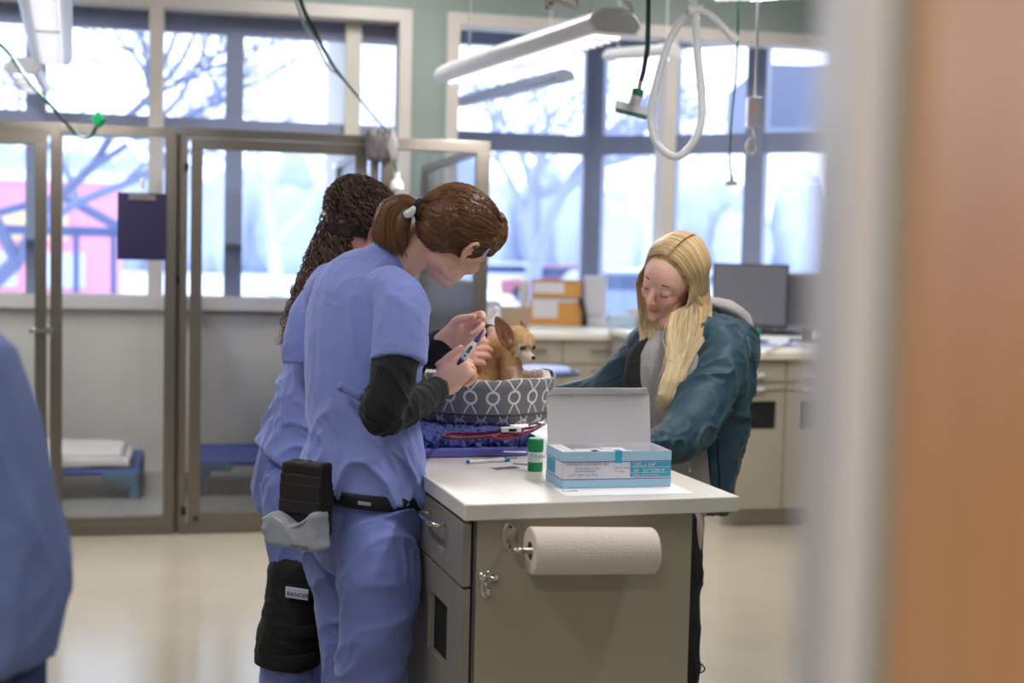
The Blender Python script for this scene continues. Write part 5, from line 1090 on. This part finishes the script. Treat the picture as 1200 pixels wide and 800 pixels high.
handsB = [((W(522, 421, 3.86), RH*.85+Z*.22-FH*.12, FH*.75-Z*.35, Z), dict(k=1.0, curl=((.5, .9, .6), (.6, 1.0, .6), (.7, 1.0, .6), (.8, 1.0, .6)), thumb=((.7, .3), (.3, .3)), spread=.06)),
          ((W(578, 394, 4.09), RH*.25-FH*.55-Z*.5, -RH*.6-Z*.3-FH*.3, -RH*.3+FH*.5), dict(k=.95, curl=(.25, .3, .35, .4), thumb=((.5, .2), (.3, .2)), spread=.08))]
wkB, tipsB = person('person in blue scrubs with long curly dark hair and a black knee brace', dB, 370,
    [(.035, [torsoB, pelvB]), (.02, [legRB, legLB]), (.007, [armRB, armLB]), (0, [neckB])], (228, 168, 146), hdB, handsB)
nails(tipsB[0][:4], -Z, wkB)
for a_ in (armRB, armLB): clothing('undershirt_sleeve', [a_], .0045, M_black, wkB, folds(.006, 30, (1, 1, 2), 5, axis=RH))
clothing('scrub_top', [torsoB, slRB], .005, M_scrub, wkB, folds(.017, 16, (1, 1, .9), 51, axis=-RH*.7+Z*.5, zf=(1.05, 1.3)), flats=(0, 1))
clothing('scrub_pants', [pelvB, legRB, legLB], .006, mat('blue_scrub_pants'), wkB, folds(.013, 16, (1, 1, .8), 61, axis=RH*.3+Z*.9), flats=(1, 2))
q = MB(); q.box(W(338, 545, 3.70), (.012, .01, .04), ax=(RH+Z*.4, FH, Z)); 
shoe('shoe', 330, 0, 3.8, RH*.7+FH*.7, wkB, M_black); shoe('shoe', 382, 0, 4.0, RH*.7+FH*.7, wkB, M_black)
# knee brace
br = ([(351, 668, 3.74), (347, 700, 3.73), (342, 728, 3.73), (338, 752, 3.735), (336, 776, 3.74)], [(.094, 37), (.089, 36), (.088, 36), (.09, 37), (.09, 38)])
brace = clothing('knee_brace', [br], .005, mat('black_neoprene', (14, 13, 15), .75, bump=.2, bscale=250, bdist=.002), wkB, folds(.006, 14, (1, 1, 2), 71), flats=(0,))
for (a, b) in (((354, 676, 3.63), (352, 690, 3.63)), ((346, 722, 3.62), (345, 740, 3.62)), ((341, 757, 3.62), (339, 772, 3.62))):
    q = MB(); P_ = P3(((a[0]+b[0])/2, (a[1]+b[1])/2, 3.735)); ringp = [P_+RH*(.0815*math.cos(w_))+FH*(.092*math.sin(w_)) for w_ in [2*math.pi*k/32 for k in range(32)]]
    q.tube(ringp, [(.019, .004)]*32, 8, Z, closed=True); bld('strap', q, mat('black_velcro', (24, 22, 26), .9), brace, smooth=True)
q = MB(); lc = W(348, 695, 3.632); q.box(lc, (.062, .003, .03), ax=(RH-Z*.12, FH, Z)); lab = bld('brace_label', q, mat('label_white', (214, 216, 232), .5), brace, bevel=.002)
text('lettering', 'RANGER', lc-RH*.0275-Z*.005-FH*.003, RH-Z*.12, Z, .0155, M_dark, lab)
# curly hair
M_hB = hairmat('dark_curly_hair', (70, 50, 46), (40, 28, 28)); M_hB2 = hairmat('brown_curl_tips', (128, 92, 74), (84, 58, 48))
mb = MB(); h = hdB
capE(h, mb, -.03, 0, .038, .1, .085, .088); capE(h, mb, .03, 0, .07, .052, .064, .042); capE(h, mb, -.07, 0, -.02, .045, .06, .06)
for y in (1, -1): mb.limb([h.T(.02, y*.07, .06), h.T(.04, y*.07, .035)], [.022, .015], 10)
mb.limb([W(398, 258, dB+.02), W(382, 300, dB), W(366, 335, dB-.06), W(350, 366, dB-.1), W(338, 392, dB-.12)], [(.07, 22*.0024), (.065, 17*.0024), (.05, 12*.0024), (.035, 8*.0024), (.012, 4*.0024)], 16, FH, 4)
def curlb(c, n): w = noise3(c*60, 4)*1.2; return c+n*((ridge(c*55+w[:, None], 6)-.5)*.012)[:, None]
hm = fuse(mb, .0035, 3, disp=curlb); hrB = link_mesh('hair', hm, M_hB, wkB, smooth=True)
def curl(p0_, path, amp, turns, ph, nn=None):
    pts = []; N_ = int(turns*7)
    for i in range(N_+1):
        t_ = i/N_; x = t_*(len(path)-1); j = min(int(x), len(path)-2); q = path[j].lerp(path[j+1], x-j)
        w_ = ph+2*math.pi*turns*t_; a = amp*min(1, t_*6)
        pts.append(q+RH*(a*math.cos(w_))+FH*(a*math.sin(w_))*1+Z*(a*.5*math.sin(w_*.5)))
    return pts
cur = []; cur2 = []; rr = random.Random(9)
for i in range(700):      # on the crown
    a = rr.uniform(0, 2*math.pi); el_ = rr.uniform(-.2, 1.4); c = Vector((-.03, 0, .035))
    def srf(a, e, k=1.03): return h.T(c.x+.105*k*math.cos(e)*math.cos(a), .09*k*math.cos(e)*math.sin(a), c.z+.092*k*math.sin(e))
    if abs(((a+math.pi) % (2*math.pi))-math.pi) < (1.35 if el_ < .25 else .55) and el_ < .75: continue
    cur.append(curl(None, [srf(a, el_), srf(a+(.25 if a < math.pi else -.25)*0+.15, el_-.35), srf(a+.25, el_-.7)], rr.uniform(.005, .009), rr.uniform(2, 3.2), rr.uniform(0, 6)))
for i in range(620):
    a = rr.uniform(0, 2*math.pi); b = rr.random()**.5; ox, oz = math.cos(a)*b, math.sin(a)*b; ln = rr.uniform(.45, 1.08)
    full = [W(402+26*ox, 258+8*oz, dB+.075*oz), W(386+25*ox, 298, dB-.02+.08*oz), W(367+21*ox, 335, dB-.06+.07*oz), W(350+16*ox, 368, dB-.1+.05*oz), W(337+12*ox, 402, dB-.12+.035*oz)]
    n_ = 2+int(ln*2.99); path = full[:min(5, n_)]
    (cur2 if len(path) >= 5 and rr.random() < .75 else cur).append(curl(None, path, rr.uniform(.006, .012), len(path)*rr.uniform(1.3, 2.0), rr.uniform(0, 6)))
tubes('curls', cur, M_hB, hrB, .0018, 4, 1, cols=((116, 88, 76), (46, 33, 31))); 
tubes('curl_ends', cur2, M_hB2, hrB, .0017, 4, 1, cols=((104, 78, 66), (50, 36, 33)), tip=(178, 132, 102), smix=1)
q = MB(); q.ell(h.T(.0, -.088, -.03), (.0028,)*3); bld('earring', q, M_chrome, wkB, smooth=True)
# ---------------------------------------------------------------- blonde visitor
dC = 4.08
SCx = (RH*.72+FH*.69)      # shoulder axis: her left shoulder is right/back ... body faces left and towards the camera
SC_ = (RH*.80-FH*.60)
torsoC = ([(795, 378, dC), (803, 392, dC), (812, 415, dC), (820, 450, dC), (823, 490, dC), (820, 530, dC), (816, 565, dC), (812, 596, dC)],
          [(.05, 20), (.13, 38), (.175, 52), (.17, 51), (.145, 44), (.13, 40), (.115, 37), (.105, 33)], SC_)
torsoCb = ([(795, 378, dC), (800, 392, dC), (806, 415, dC), (812, 450, dC), (815, 490, dC), (810, 530, dC), (804, 565, dC), (798, 598, dC)],
          [(.05, 20), (.12, 34), (.155, 42), (.14, 38), (.12, 34), (.09, 30), (.08, 28), (.07, 25)], SC_)
armLC = ([(846, 398, 3.98), (848, 425, 3.92), (836, 455, 3.86), (818, 482, 3.8), (808, 500, 3.76), (790, 516, 3.68), (770, 522, 3.62), (758, 524, 3.58)],
         [(.06, 25), (.066, 28), (.066, 29), (.064, 31), (.06, 31), (.052, 26), (.045, 20), (.038, 16)])
armRC = ([(765, 398, 4.16), (752, 412, 4.18), (738, 430, 4.2), (716, 450, 4.22), (695, 462, 4.24), (672, 465, 4.26), (655, 467, 4.28)],
         [(.06, 24), (.062, 25), (.06, 25), (.056, 22), (.05, 19), (.044, 15), (.036, 12)])
pelvC = ([(806, 570, dC), (797, 605, dC), (793, 630, dC), (793, 645, dC)], [(.07, 30), (.06, 27), (.055, 26), (.05, 22)], SC_)
legLC = ([(800, 610, 4.0), (798, 650, 3.98), (796, 700, 3.96), (797, 745, 3.95), (796, 800, 3.97), (795, 842, 4.0)], [(.075, 26), (.075, 26), (.066, 25), (.06, 25), (.055, 21), (.045, 17)])
legRC = ([(786, 610, 4.2), (780, 650, 4.2), (776, 700, 4.2), (774, 760, 4.2), (772, 822, 4.2)], [(.08, 28), (.075, 26), (.065, 23), (.055, 20), (.045, 16)])
neckC = ([(800, 402, dC-.02), (793, 388, dC-.03), (788, 370, dC-.04), (788, 350, dC-.04)], [(.055, 27), (.05, 24), (.047, 21), (.046, 19)])
fC = -RH*.62-Z*.38-FH*.68
hdC = Head(W(787, 327, dC-.07), fC, Z*.92+RH*.42, 1.03)
hdC.slim = .88; hdC.ears = ()
handsC = [((W(757, 524, 3.58), -RH*.9-FH*.3, -Z, -FH*.8+RH*.2), dict(k=.92, curl=(.12, .12, .12, .15), thumb=((.6, .05), (.4, .05)), spread=.07)),
          ((W(655, 467, 4.28), -RH*.9-Z*.12, -Z*.9, FH*-.9), dict(k=.92, curl=(.2, .25, .3, .3), thumb=((.6, .1), (.4, .1)), spread=.05))]
wkC, tipsC = person('person with long blonde hair in a teal hooded jacket leaning over the exam table', dC, 808,
    [(.02, [torsoCb]), (.014, [pelvC, legLC, legRC]), (.014, [armLC, armRC]), (0, [neckC])], (240, 190, 172), hdC, handsC)
M_teal = mat('teal_softshell', (30, 68, 86), .6, var=.05, vscale=5, sheen=.1, bump=.12, bscale=500, bdist=.001)
M_tank = mat('charcoal_lining', (26, 28, 32), .9); M_grey = mat('grey_marl', (168, 164, 164), .9, bump=.2, bscale=200)
clothing('jeans', [pelvC, legLC, legRC], .006, mat('black_trousers', (24, 24, 32), .8), wkC, folds(.008, 12, (1, 1, 1), 81))
shoe('shoe', 797, 0, 4.0, -RH*.6-FH*.6, wkC, M_black); shoe('shoe', 772, 0, 4.2, -RH*.6-FH*.6, wkC, M_black)
# grey shirt (front, seen between the jacket edges)
sh = ([(792, 392, 4.06), (786, 402, 4.02), (780, 425, 3.98), (778, 460, 3.98), (782, 500, 3.99), (788, 545, 4.0), (794, 592, 4.02)], [(.05, 12), (.07, 22), (.11, 30), (.12, 32), (.115, 31), (.11, 28), (.11, 24)], SC_)
clothing('grey_shirt', [sh], .005, M_grey, wkC, folds(.01, 16, (1, 1, .5), 91, axis=Z))
clothing('jacket', [torsoC, armLC, armRC], .005, M_teal, wkC, folds(.018, 20, (1, 1, 1.4), 95, axis=RH*.8+Z*.5), flats=(0,))
# dark open placket / lining strip and bulk of the open front
lin_ = ([(764, 396, 4.05), (754, 410, 4.0), (747, 430, 3.98), (748, 462, 3.97), (760, 505, 3.98)], [(.025, 7), (.035, 12), (.04, 14), (.045, 16), (.045, 14)])
clothing('jacket_lining', [lin_], .004, M_tank, wkC, folds(.006, 14, (1, 1, .5), 96))
# hood
hoodm = MB(); seg(hoodm, [(800, 385, 4.2), (825, 378, 4.2), (848, 388, 4.16), (864, 404, 4.12), (868, 425, 4.1), (862, 436, 4.1)], [(.05, 14), (.09, 19), (.10, 24), (.10, 24), (.085, 20), (.05, 12)])
seg(hoodm, [(818, 384, 4.06), (838, 392, 4.0), (855, 400, 4.0), (868, 412, 4.04)], [(.03, 9), (.04, 12), (.045, 14), (.03, 10)])
me = fuse(hoodm, .0045, 5, disp=folds(.012, 12, (1, 1, 1), 99)); link_mesh('hood', me, M_teal, wkC, smooth=True)
hg = MB(); seg(hg, [(812, 362, 4.12), (828, 356, 4.12), (848, 360, 4.12), (866, 370, 4.12), (876, 384, 4.12), (880, 402, 4.12)], [(.03, 5), (.05, 8), (.06, 10), (.06, 10), (.05, 8), (.03, 6)])
me = fuse(hg, .004, 4, disp=folds(.006, 16, (1, 1, 1), 101)); link_mesh('grey_hood', me, M_grey, wkC, smooth=True)
q = MB(); q.tube([P3(p) for p in ((842, 515, 3.92), (841, 535, 3.92), (843, 556, 3.93), (843, 572, 3.94))], .003, 8, None, 4); bld('zipper', q, M_dark, wkC, smooth=True)
q = MB(); q.limb([P3((806, 540, 3.87)), P3((808, 552, 3.87))], [.004, .005], 8, None, 2); bld('zipper_pull', q, M_chrome, wkC, smooth=True)
q = MB(); seg(q, [(815, 596, 3.97), (818, 620, 3.96), (817, 648, 3.96)], [(.03, 6), (.03, 7), (.02, 4)]); bld('shirt_tail', q, mat('blush_cloth', (196, 176, 172), .8), wkC, smooth=True)
q = MB(); q.tube([P3(p) for p in ((815, 775, 3.9), (822, 778, 3.9), (826, 784, 3.9), (820, 788, 3.9), (815, 783, 3.9), (817, 795, 3.9))], .0022, 6, None, 4); bld('drawstring', q, M_dark, wkC, smooth=True)
# face details
M_hC = hairmat('blonde_hair', (226, 194, 144), (178, 142, 98)); M_hC2 = hairmat('pale_blonde_hair', (238, 222, 186), (206, 182, 140))
h = hdC
for y in (1, -1):
    q = MB(); q.tube([h.T(.085, y*.016, .027), h.T(.0875, y*.028, .030), h.T(.078, y*.043, .027)], [(.0012, .0022), (.0015, .0028), (.0008, .0012)], 8, h.f, 3); bld('eyebrow', q, mat('brow_brown', (140, 102, 76), .8), wkC, smooth=True)
    q = MB(); q.tube([h.T(.0865, y*.019, -.003), h.T(.0895, y*.03, -.0065), h.T(.082, y*.042, -.003)], .0012, 6, None, 4); bld('eyelashes', q, mat('lash_brown', (70, 46, 38), .8), wkC, smooth=True)
mb = MB()
capE(h, mb, -.026, 0, .039, .101, .084, .086); capE(h, mb, -.06, 0, -.03, .045, .065, .07)
def flow(x, y, z): return h.T(x, y, z)
mb.limb([h.T(-.03, .05, .03), h.T(-.01, .072, -.02), W(818, 360, 4.02), W(811, 385, 3.97), W(801, 412, 3.91), W(793, 430, 3.88)], [(.024, .012), (.026, .014), (.03, .024), (.024, .022), (.014, .014), (.004, .004)], 16, FH, 4)
mb.limb([h.T(.0, -.06, .0), h.T(.02, -.072, -.05), W(758, 374, 4.05), W(760, 390, 4.03), W(764, 403, 4.02)], [(.03, .014), (.03, .016), (.026, .024), (.022, .024), (.006, .01)], 16, FH, 4)
hm = fuse(mb, .003, 5); hrC = link_mesh('hair', hm, M_hC, wkC, smooth=True)
cur = []; cur2 = []; rr = random.Random(21)
def onhead(x, y, z, k=1.02):
    c = Vector((-.025, 0, .04)); d_ = Vector((x, y, z))-c; e = math.sqrt((d_.x/.104)**2+(d_.y/.087)**2+(d_.z/.089)**2); return c+d_/e*k
for i in range(2000):
    t_ = rr.random(); x = .082-.165*t_; lift = rr.uniform(1.0, 1.035)
    side = 1 if rr.random() < .66 else -1; yo = .012
    def oh(x_, y_, z_): return h.T(*onhead(x_, y_, z_, lift))
    if side > 0:
        pts = [oh(x, yo+.002, .12), oh(x*.97, .045, .115), oh(x*.85-.004, .085, .07), oh(x*.72-.012, .11, .02)]
        e = h.T(x*.75-.008, .09, -.03); pts.append(e)
        u = min(1, max(0, 1-t_+rr.gauss(0, .12))); L = rr.uniform(.35, 1)
        tgt = [W(832-44*u+rr.gauss(0, 1.2), 366, 3.93+.1*t_), W(823-38*u+rr.gauss(0, 2), 395, 3.88+.09*t_), W(806-22*u+rr.gauss(0, 2.5), 425, 3.84+.05*t_), W(794-16*u+rr.gauss(0, 3), 452, 3.8+.03*t_), W(784-12*u+rr.gauss(0, 3), 472+rr.uniform(-6, 12), 3.79+.02*t_)]
        pts += tgt[:2+int(L*3.99)]
    else:
        pts = [oh(x, yo-.002, .12), oh(x*.97, -.03, .118), oh(x*.85, -.075, .08), oh(x*.75+.002, -.11, .02), h.T(x*.55+.012, -.082, -.03)]
        u = rr.random(); L = rr.random()
        tgt = [W(749+18*u, 372, 4.02+.05*rr.random()), W(751+22*u+rr.gauss(0, 1.5), 388, 4.0+.04*rr.random()), W(752+24*u+rr.gauss(0, 3), 398+rr.uniform(0, 14), 3.99)]
        pts += tgt[:2+int(L*1.99)]
    (cur if rr.random() < .6 else cur2).append(pts)
tubes('hair_strands', cur, M_hC, hrC, .0016, 4, 2, cols=((214, 182, 134), (160, 124, 84)), tip=(236, 216, 172), smix=.8)
tubes('pale_hair_strands', cur2, M_hC2, hrC, .0015, 4, 2, cols=((232, 208, 164), (196, 164, 118)), tip=(244, 230, 196), smix=.8)

# ---------------------------------------------------------------- foreground person at left edge
dD = 1.95
torsoD = ([(-95, 350, dD), (-90, 385, dD), (-85, 420, dD), (-75, 470, dD), (-62, 530, dD), (-55, 600, dD), (-52, 670, dD), (-54, 730, dD), (-58, 762, dD)],
          [(.06, 40), (.10, 70), (.115, 92), (.125, 103), (.125, 112), (.13, 120), (.14, 124), (.14, 122), (.14, 118)])
armDR = ([(-42, 430, dD), (-16, 480, 1.95), (8, 550, 1.96), (26, 620, 1.98), (24, 680, 2.04), (-10, 700, 2.14)], [(.06, 38), (.06, 42), (.058, 44), (.055, 42), (.05, 40), (.045, 36)])
armDL = ([(-180, 430, dD), (-195, 500, dD), (-200, 580, 1.93), (-170, 650, 2.05), (-110, 690, 2.14)], [(.06, 45), (.06, 45), (.055, 42), (.05, 38), (.045, 34)])
pelvD = ([(-60, 700, dD), (-62, 780, dD), (-62, 850, dD), (-62, 880, dD)], [(.12, 105), (.13, 110), (.125, 108), (.1, 80)])
legD1 = ([(-12, 800, dD), (-14, 900, dD), (-16, 1100, dD), (-18, 1300, dD), (-18, 1440, dD)], [(.09, 62), (.09, 62), (.075, 54), (.07, 48), (.06, 42)])
legD2 = ([(-115, 800, dD), (-117, 900, dD), (-119, 1100, dD), (-120, 1300, dD), (-120, 1440, dD)], [(.09, 62), (.09, 62), (.075, 54), (.07, 48), (.06, 42)])
neckD = ([(-95, 380, dD), (-100, 340, dD), (-108, 300, dD-.0)], [(.05, 48), (.048, 46), (.05, 46)])
hdD = Head(W(-118, 250, dD+.02), FH*.9-Z*.4-RH*.2, Z, 1.0)
handsD = [((W(-14, 702, 2.16), -RH*.9+FH*.4, -Z, FH), dict(k=1, curl=(.3, .3, .3, .3))), ((W(-110, 690, 2.16), RH*.5+FH*.6, -Z, FH), dict(k=1, curl=(.3, .3, .3, .3)))]
wkD, _ = person('blurred person in a blue work shirt and navy trousers cut off by the left edge', dD, -60,
    [(.014, [torsoD, pelvD, legD1, legD2]), (.01, [armDR, armDL]), (0, [neckD])], (226, 170, 146), hdD, handsD)
clothing('work_shirt', [torsoD, armDR, armDL], .007, mat('periwinkle_shirt', (102, 120, 176), .8, var=.04), wkD, folds(.018, 9, (1, 1, .6), 111, axis=RH*.7-Z*.6), flats=(0,))
clothing('trousers', [pelvD, legD1, legD2], .008, mat('navy_trousers', (34, 52, 104), .8), wkD, folds(.01, 8, (1, 1, .6), 121))
shoe('shoe', -18, 0, dD, FH, wkD, M_black); shoe('shoe', -120, 0, dD, FH, wkD, M_black)
mb = MB(); capE(hdD, mb, -.022, 0, .04, .105, .088, .09); capE(hdD, mb, -.06, 0, -.02, .05, .065, .06); mb.ell(hdD.T(-.13, 0, .06), .04)
link_mesh('hair', fuse(mb, .004, 3, disp=lambda c, n: c+n*((noise3(c*90, 8)-.5)*.006)[:, None]), M_hA, wkD, smooth=True)

# ---------------------------------------------------------------- dog
dg = thing('dog', 'small tan chihuahua with white muzzle sitting in the grey pet bed', 'dog', W(578, 452, 3.97))
f_ = (RH*.70-FH*.68-Z*.16); HO = W(608, 401, 3.90); f_.normalize(); u_ = (Z-f_*Z.dot(f_)).normalized(); l_ = u_.cross(f_)
def D(x, y, z): return HO+f_*x+l_*y+u_*z
m = MB()
seg(m, [(572, 458, 3.98), (572, 440, 3.98), (575, 424, 3.97), (583, 411, 3.95), (594, 404, 3.93)], [(.075, 30), (.074, 29), (.064, 25), (.05, 19), (.042, 15)])
seg(m, [(596, 412, 3.92), (599, 424, 3.92), (599, 438, 3.92), (598, 450, 3.92)], [(.038, 12), (.036, 12), (.034, 12), (.03, 11)])
seg(m, [(556, 452, 3.96), (562, 450, 3.92), (568, 458, 3.9)], [(.035, 12), (.04, 13), (.03, 10)])         # haunch
seg(m, [(600, 434, 3.88), (602, 444, 3.88), (603, 449, 3.88)], [(.012, 5), (.0105, 4.4), (.012, 4.6)]); seg(m, [(606, 436, 3.94), (609, 443, 3.95), (611, 448, 3.95)], [(.012, 5), (.0105, 4.2), (.012, 4.4)])
seg(m, [(602, 449, 3.88), (608, 450, 3.88)], [(.011, 4), (.011, 4)]); seg(m, [(610, 448, 3.95), (618, 449, 3.95)], [(.011, 4), (.011, 4)])
ax = (f_, l_, u_)
m.ell(D(-.006, 0, .005), (.042, .041, .040), ax); m.ell(D(.016, 0, .006), (.030, .034, .031), ax); m.ell(D(.012, .016, -.018), (.022, .018, .018), ax); m.ell(D(.012, -.016, -.018), (.022, .018, .018), ax)
m.ell(D(-.012, 0, -.02), (.03, .03, .028), ax)
m.limb([D(.02, 0, -.02), D(.04, 0, -.028), D(.056, 0, -.032)], [(.018, .016), (.0145, .0135), (.0105, .0095)], 16, l_, 4)
m.limb([D(.02, 0, -.034), D(.038, 0, -.038), D(.05, 0, -.039)], [(.014, .008), (.011, .007), (.008, .005)], 12, l_, 3)
for y in (1, -1): m.ell(D(.031, y*.019, -.005), (.0105, .0115, .0105), ax); m.ell(D(.032, y*.0125, .008), (.009, .009, .006), ax)
TAN = np.array(lin((216, 176, 128))); DKT = np.array(lin((168, 122, 80))); CRM = np.array(lin((236, 222, 204))); PNK = np.array(lin((214, 170, 150)))
O_ = np.array(HO); B_ = np.array([f_, l_, u_])
def dogcol(c, n):
    q = (c-O_)@B_.T; N1 = noise3(c*30, 2); N2 = noise3(c*140, 3)
    w = np.clip((N1-.45)*1.3, 0, 1)[:, None]; out = TAN*(1-w*.5)+DKT*w*.5; out = out*(.9+.2*N2[:, None])
    def bl(x, y, z, rx, ry, rz, g=1.5): return np.clip((1-np.sqrt(((q[:, 0]-x)/rx)**2+((q[:, 1]-y)/ry)**2+((q[:, 2]-z)/rz)**2))*g*2, 0, 1)[:, None]
    for w in (bl(.045, 0, -.034, .034, .025, .02), bl(.03, .018, -.03, .024, .016, .022), bl(.03, -.018, -.03, .024, .016, .022), bl(.036, 0, .0, .014, .008, .03)*.5, bl(.031, .018, -.004, .016, .017, .016)*.75, bl(.031, -.018, -.004, .016, .017, .016)*.75):
        out = out*(1-w)+CRM*w
    ch = np.clip((np.exp(-((c-np.array(W(612, 446, 3.88)))**2).sum(1)/.0011))*1.5, 0, 1)[:, None]; out = out*(1-ch)+CRM*ch
    return out
me = fuse(m, .0022, 3, disp=lambda c, n: c+n*((noise3(c*np.array([150, 150, 60]), 4)-.5)*.003+(ridge(c*34, 6)-.5)*.004)[:, None], color=dogcol)
body = link_mesh('body', me, mat('dog_fur', (255, 255, 255), .85, vcol=True, bump=.5, bscale=240, bdist=.003, stretch=(1, 1, .4)), dg, smooth=True)
# short fur strands carrying the coat colour
nv_ = len(me.vertices); co = np.empty(nv_*3); me.vertices.foreach_get('co', co); co = co.reshape(-1, 3); no = np.empty(nv_*3); me.vertices.foreach_get('normal', no); no = no.reshape(-1, 3)
base = np.array(dg.location); idx = RNG.choice(nv_, min(14000, nv_), replace=False); cw = co[idx]+base; nw = no[idx]
q = (cw-O_)@B_.T; face = (q[:, 0] > .018)&(np.abs(q[:, 2]) < .05)&(np.linalg.norm(q, axis=1) < .08)
headm = np.linalg.norm(q, axis=1) < .05
L = np.where(face, .0022, np.where(headm, .004, .0095))*(.6+.8*RNG.random(len(idx)))
gd = np.array([0, 0, -1.0])*.8+np.array(-RH)*.3+RNG.normal(0, .25, (len(idx), 3))
dirs = nw*.45+gd-nw*(gd*nw).sum(1)[:, None]; dirs /= np.linalg.norm(dirs, axis=1)[:, None]
sd = np.cross(dirs, nw); sd /= np.linalg.norm(sd, axis=1)[:, None]+1e-9
vs = np.stack([cw-sd*.0004, cw+sd*.0004, cw+dirs*(L*.6)[:, None]+sd*.0003+nw*.0004, cw+dirs*L[:, None]+nw*.0002], 1).reshape(-1, 3)
fm = bpy.data.meshes.new('fur'); n4 = len(idx); fm.from_pydata(vs.tolist(), [], [t_ for i in range(n4) for t_ in ((4*i, 4*i+1, 4*i+2), (4*i, 4*i+2, 4*i+3))])
ca = fm.color_attributes.new('Col', 'FLOAT_COLOR', 'POINT'); cc = np.ones((4*n4, 4)); cc[:, :3] = np.repeat(np.clip(dogcol(cw, nw)*(.75+.5*RNG.random((n4, 1))), 0, 1), 4, 0); ca.data.foreach_set('color', cc.ravel())
fo = link_mesh('fur', fm, mat('dog_hair', (255, 255, 255), .8, vcol=True), dg); fo['kind'] = 'stuff'
M_eye = mat('dog_eye', (22, 12, 10), .05, spec=.8, coat=1); M_nose = mat('dog_nose', (52, 34, 36), .35, bump=.3, bscale=500, bdist=.001)
for y in (1, -1):
    e = MB(); e.ell(D(.0365, y*.0195, -.006), .0092, nu=20, nv=14); bld('eye', e, M_eye, dg, smooth=True)
e = MB(); e.ell(D(.065, 0, -.029), (.0055, .0072, .0055), ax); e.ell(D(.066, 0, -.032), (.0035, .004, .004), ax); bld('nose', e, M_nose, dg, smooth=True)
e = MB(); e.tube([D(.062, 0, -.036), D(.054, .0065, -.0385), D(.04, .0115, -.036), D(.03, .014, -.033)], .0007, 6, None, 4); e.tube([D(.062, 0, -.036), D(.054, -.0065, -.0385), D(.04, -.0115, -.036), D(.03, -.014, -.033)], .0007, 6, None, 4); bld('mouth_line', e, M_nose, dg)
def ear(outl, nrm, cup, thick, inner):
    """outl: (px,py,d) outline; slightly cupped thin shell"""
    P_ = [P3(p) for p in outl]; c = sum(P_, Vector())/len(P_); nrm = V(nrm).normalized(); mb_ = MB(); vs = []; n = len(P_); rings = 5
    for s_ in (0, 1):
        for r in range(rings):
            k = 1-r/rings
            for p in P_: vs.append(c+(p-c)*k-nrm*(cup*(1-k*k))-nrm*(thick*s_*(1 if r > 0 else .6)))
        vs.append(c-nrm*cup-nrm*thick*s_)
    T_ = rings*n+1; fs = []
    for s_ in (0, 1):
        b_ = s_*T_
        for r in range(rings-1):
            for i in range(n): fs.append((b_+r*n+i, b_+r*n+(i+1) % n, b_+(r+1)*n+(i+1) % n, b_+(r+1)*n+i))
        for i in range(n): fs.append((b_+(rings-1)*n+i, b_+(rings-1)*n+(i+1) % n, b_+rings*n))
    for i in range(n): fs.append((i, (i+1) % n, T_+(i+1) % n, T_+i))
    mb_.add(vs, fs); o = bld('ear', mb_, mat('ear_fur', (170, 124, 88), .8, rgb2=(146, 102, 74), vscale=60, bump=.3, bscale=200), dg, smooth=True)
    q_ = MB(); q_.ell(c+(P_[0]-c)*-.25+RH*.003*inner-nrm*(cup*.78), (.008*inner, .0045, .017*inner), ax=((RH*.9+Z*.3), nrm, (Z*.9-RH*.35))); bld('inner_ear', q_, mat('ear_pink', (166, 118, 94), .7), o, smooth=True)
ear([(580.5, 370.5, 3.87), (584.5, 371, 3.865), (591, 375, 3.86), (597, 381, 3.855), (601.5, 388.5, 3.855), (603, 397, 3.86), (601, 405, 3.865), (595.5, 409, 3.87), (589, 405, 3.875), (584, 397, 3.875), (580.5, 387, 3.875), (579.5, 377, 3.875)], -FH*.9+RH*.3+Z*.1, .009, .0035, 1.15)
ear([(610, 374.5, 3.955), (613, 377, 3.95), (616.5, 382, 3.945), (617.5, 388, 3.94), (616.5, 393, 3.94), (611.5, 391, 3.945), (609.5, 387, 3.95), (611.5, 382, 3.955), (611, 378, 3.955)], -FH*.5+RH*.85, .003, .003, .25)
e = MB(); seg(e, [(548, 446, 3.99), (542, 452, 3.93), (548, 457, 3.88)], [(.012, 5), (.01, 4), (.005, 2)]); bld('tail', e, mat('ear_fur'), dg, smooth=True)
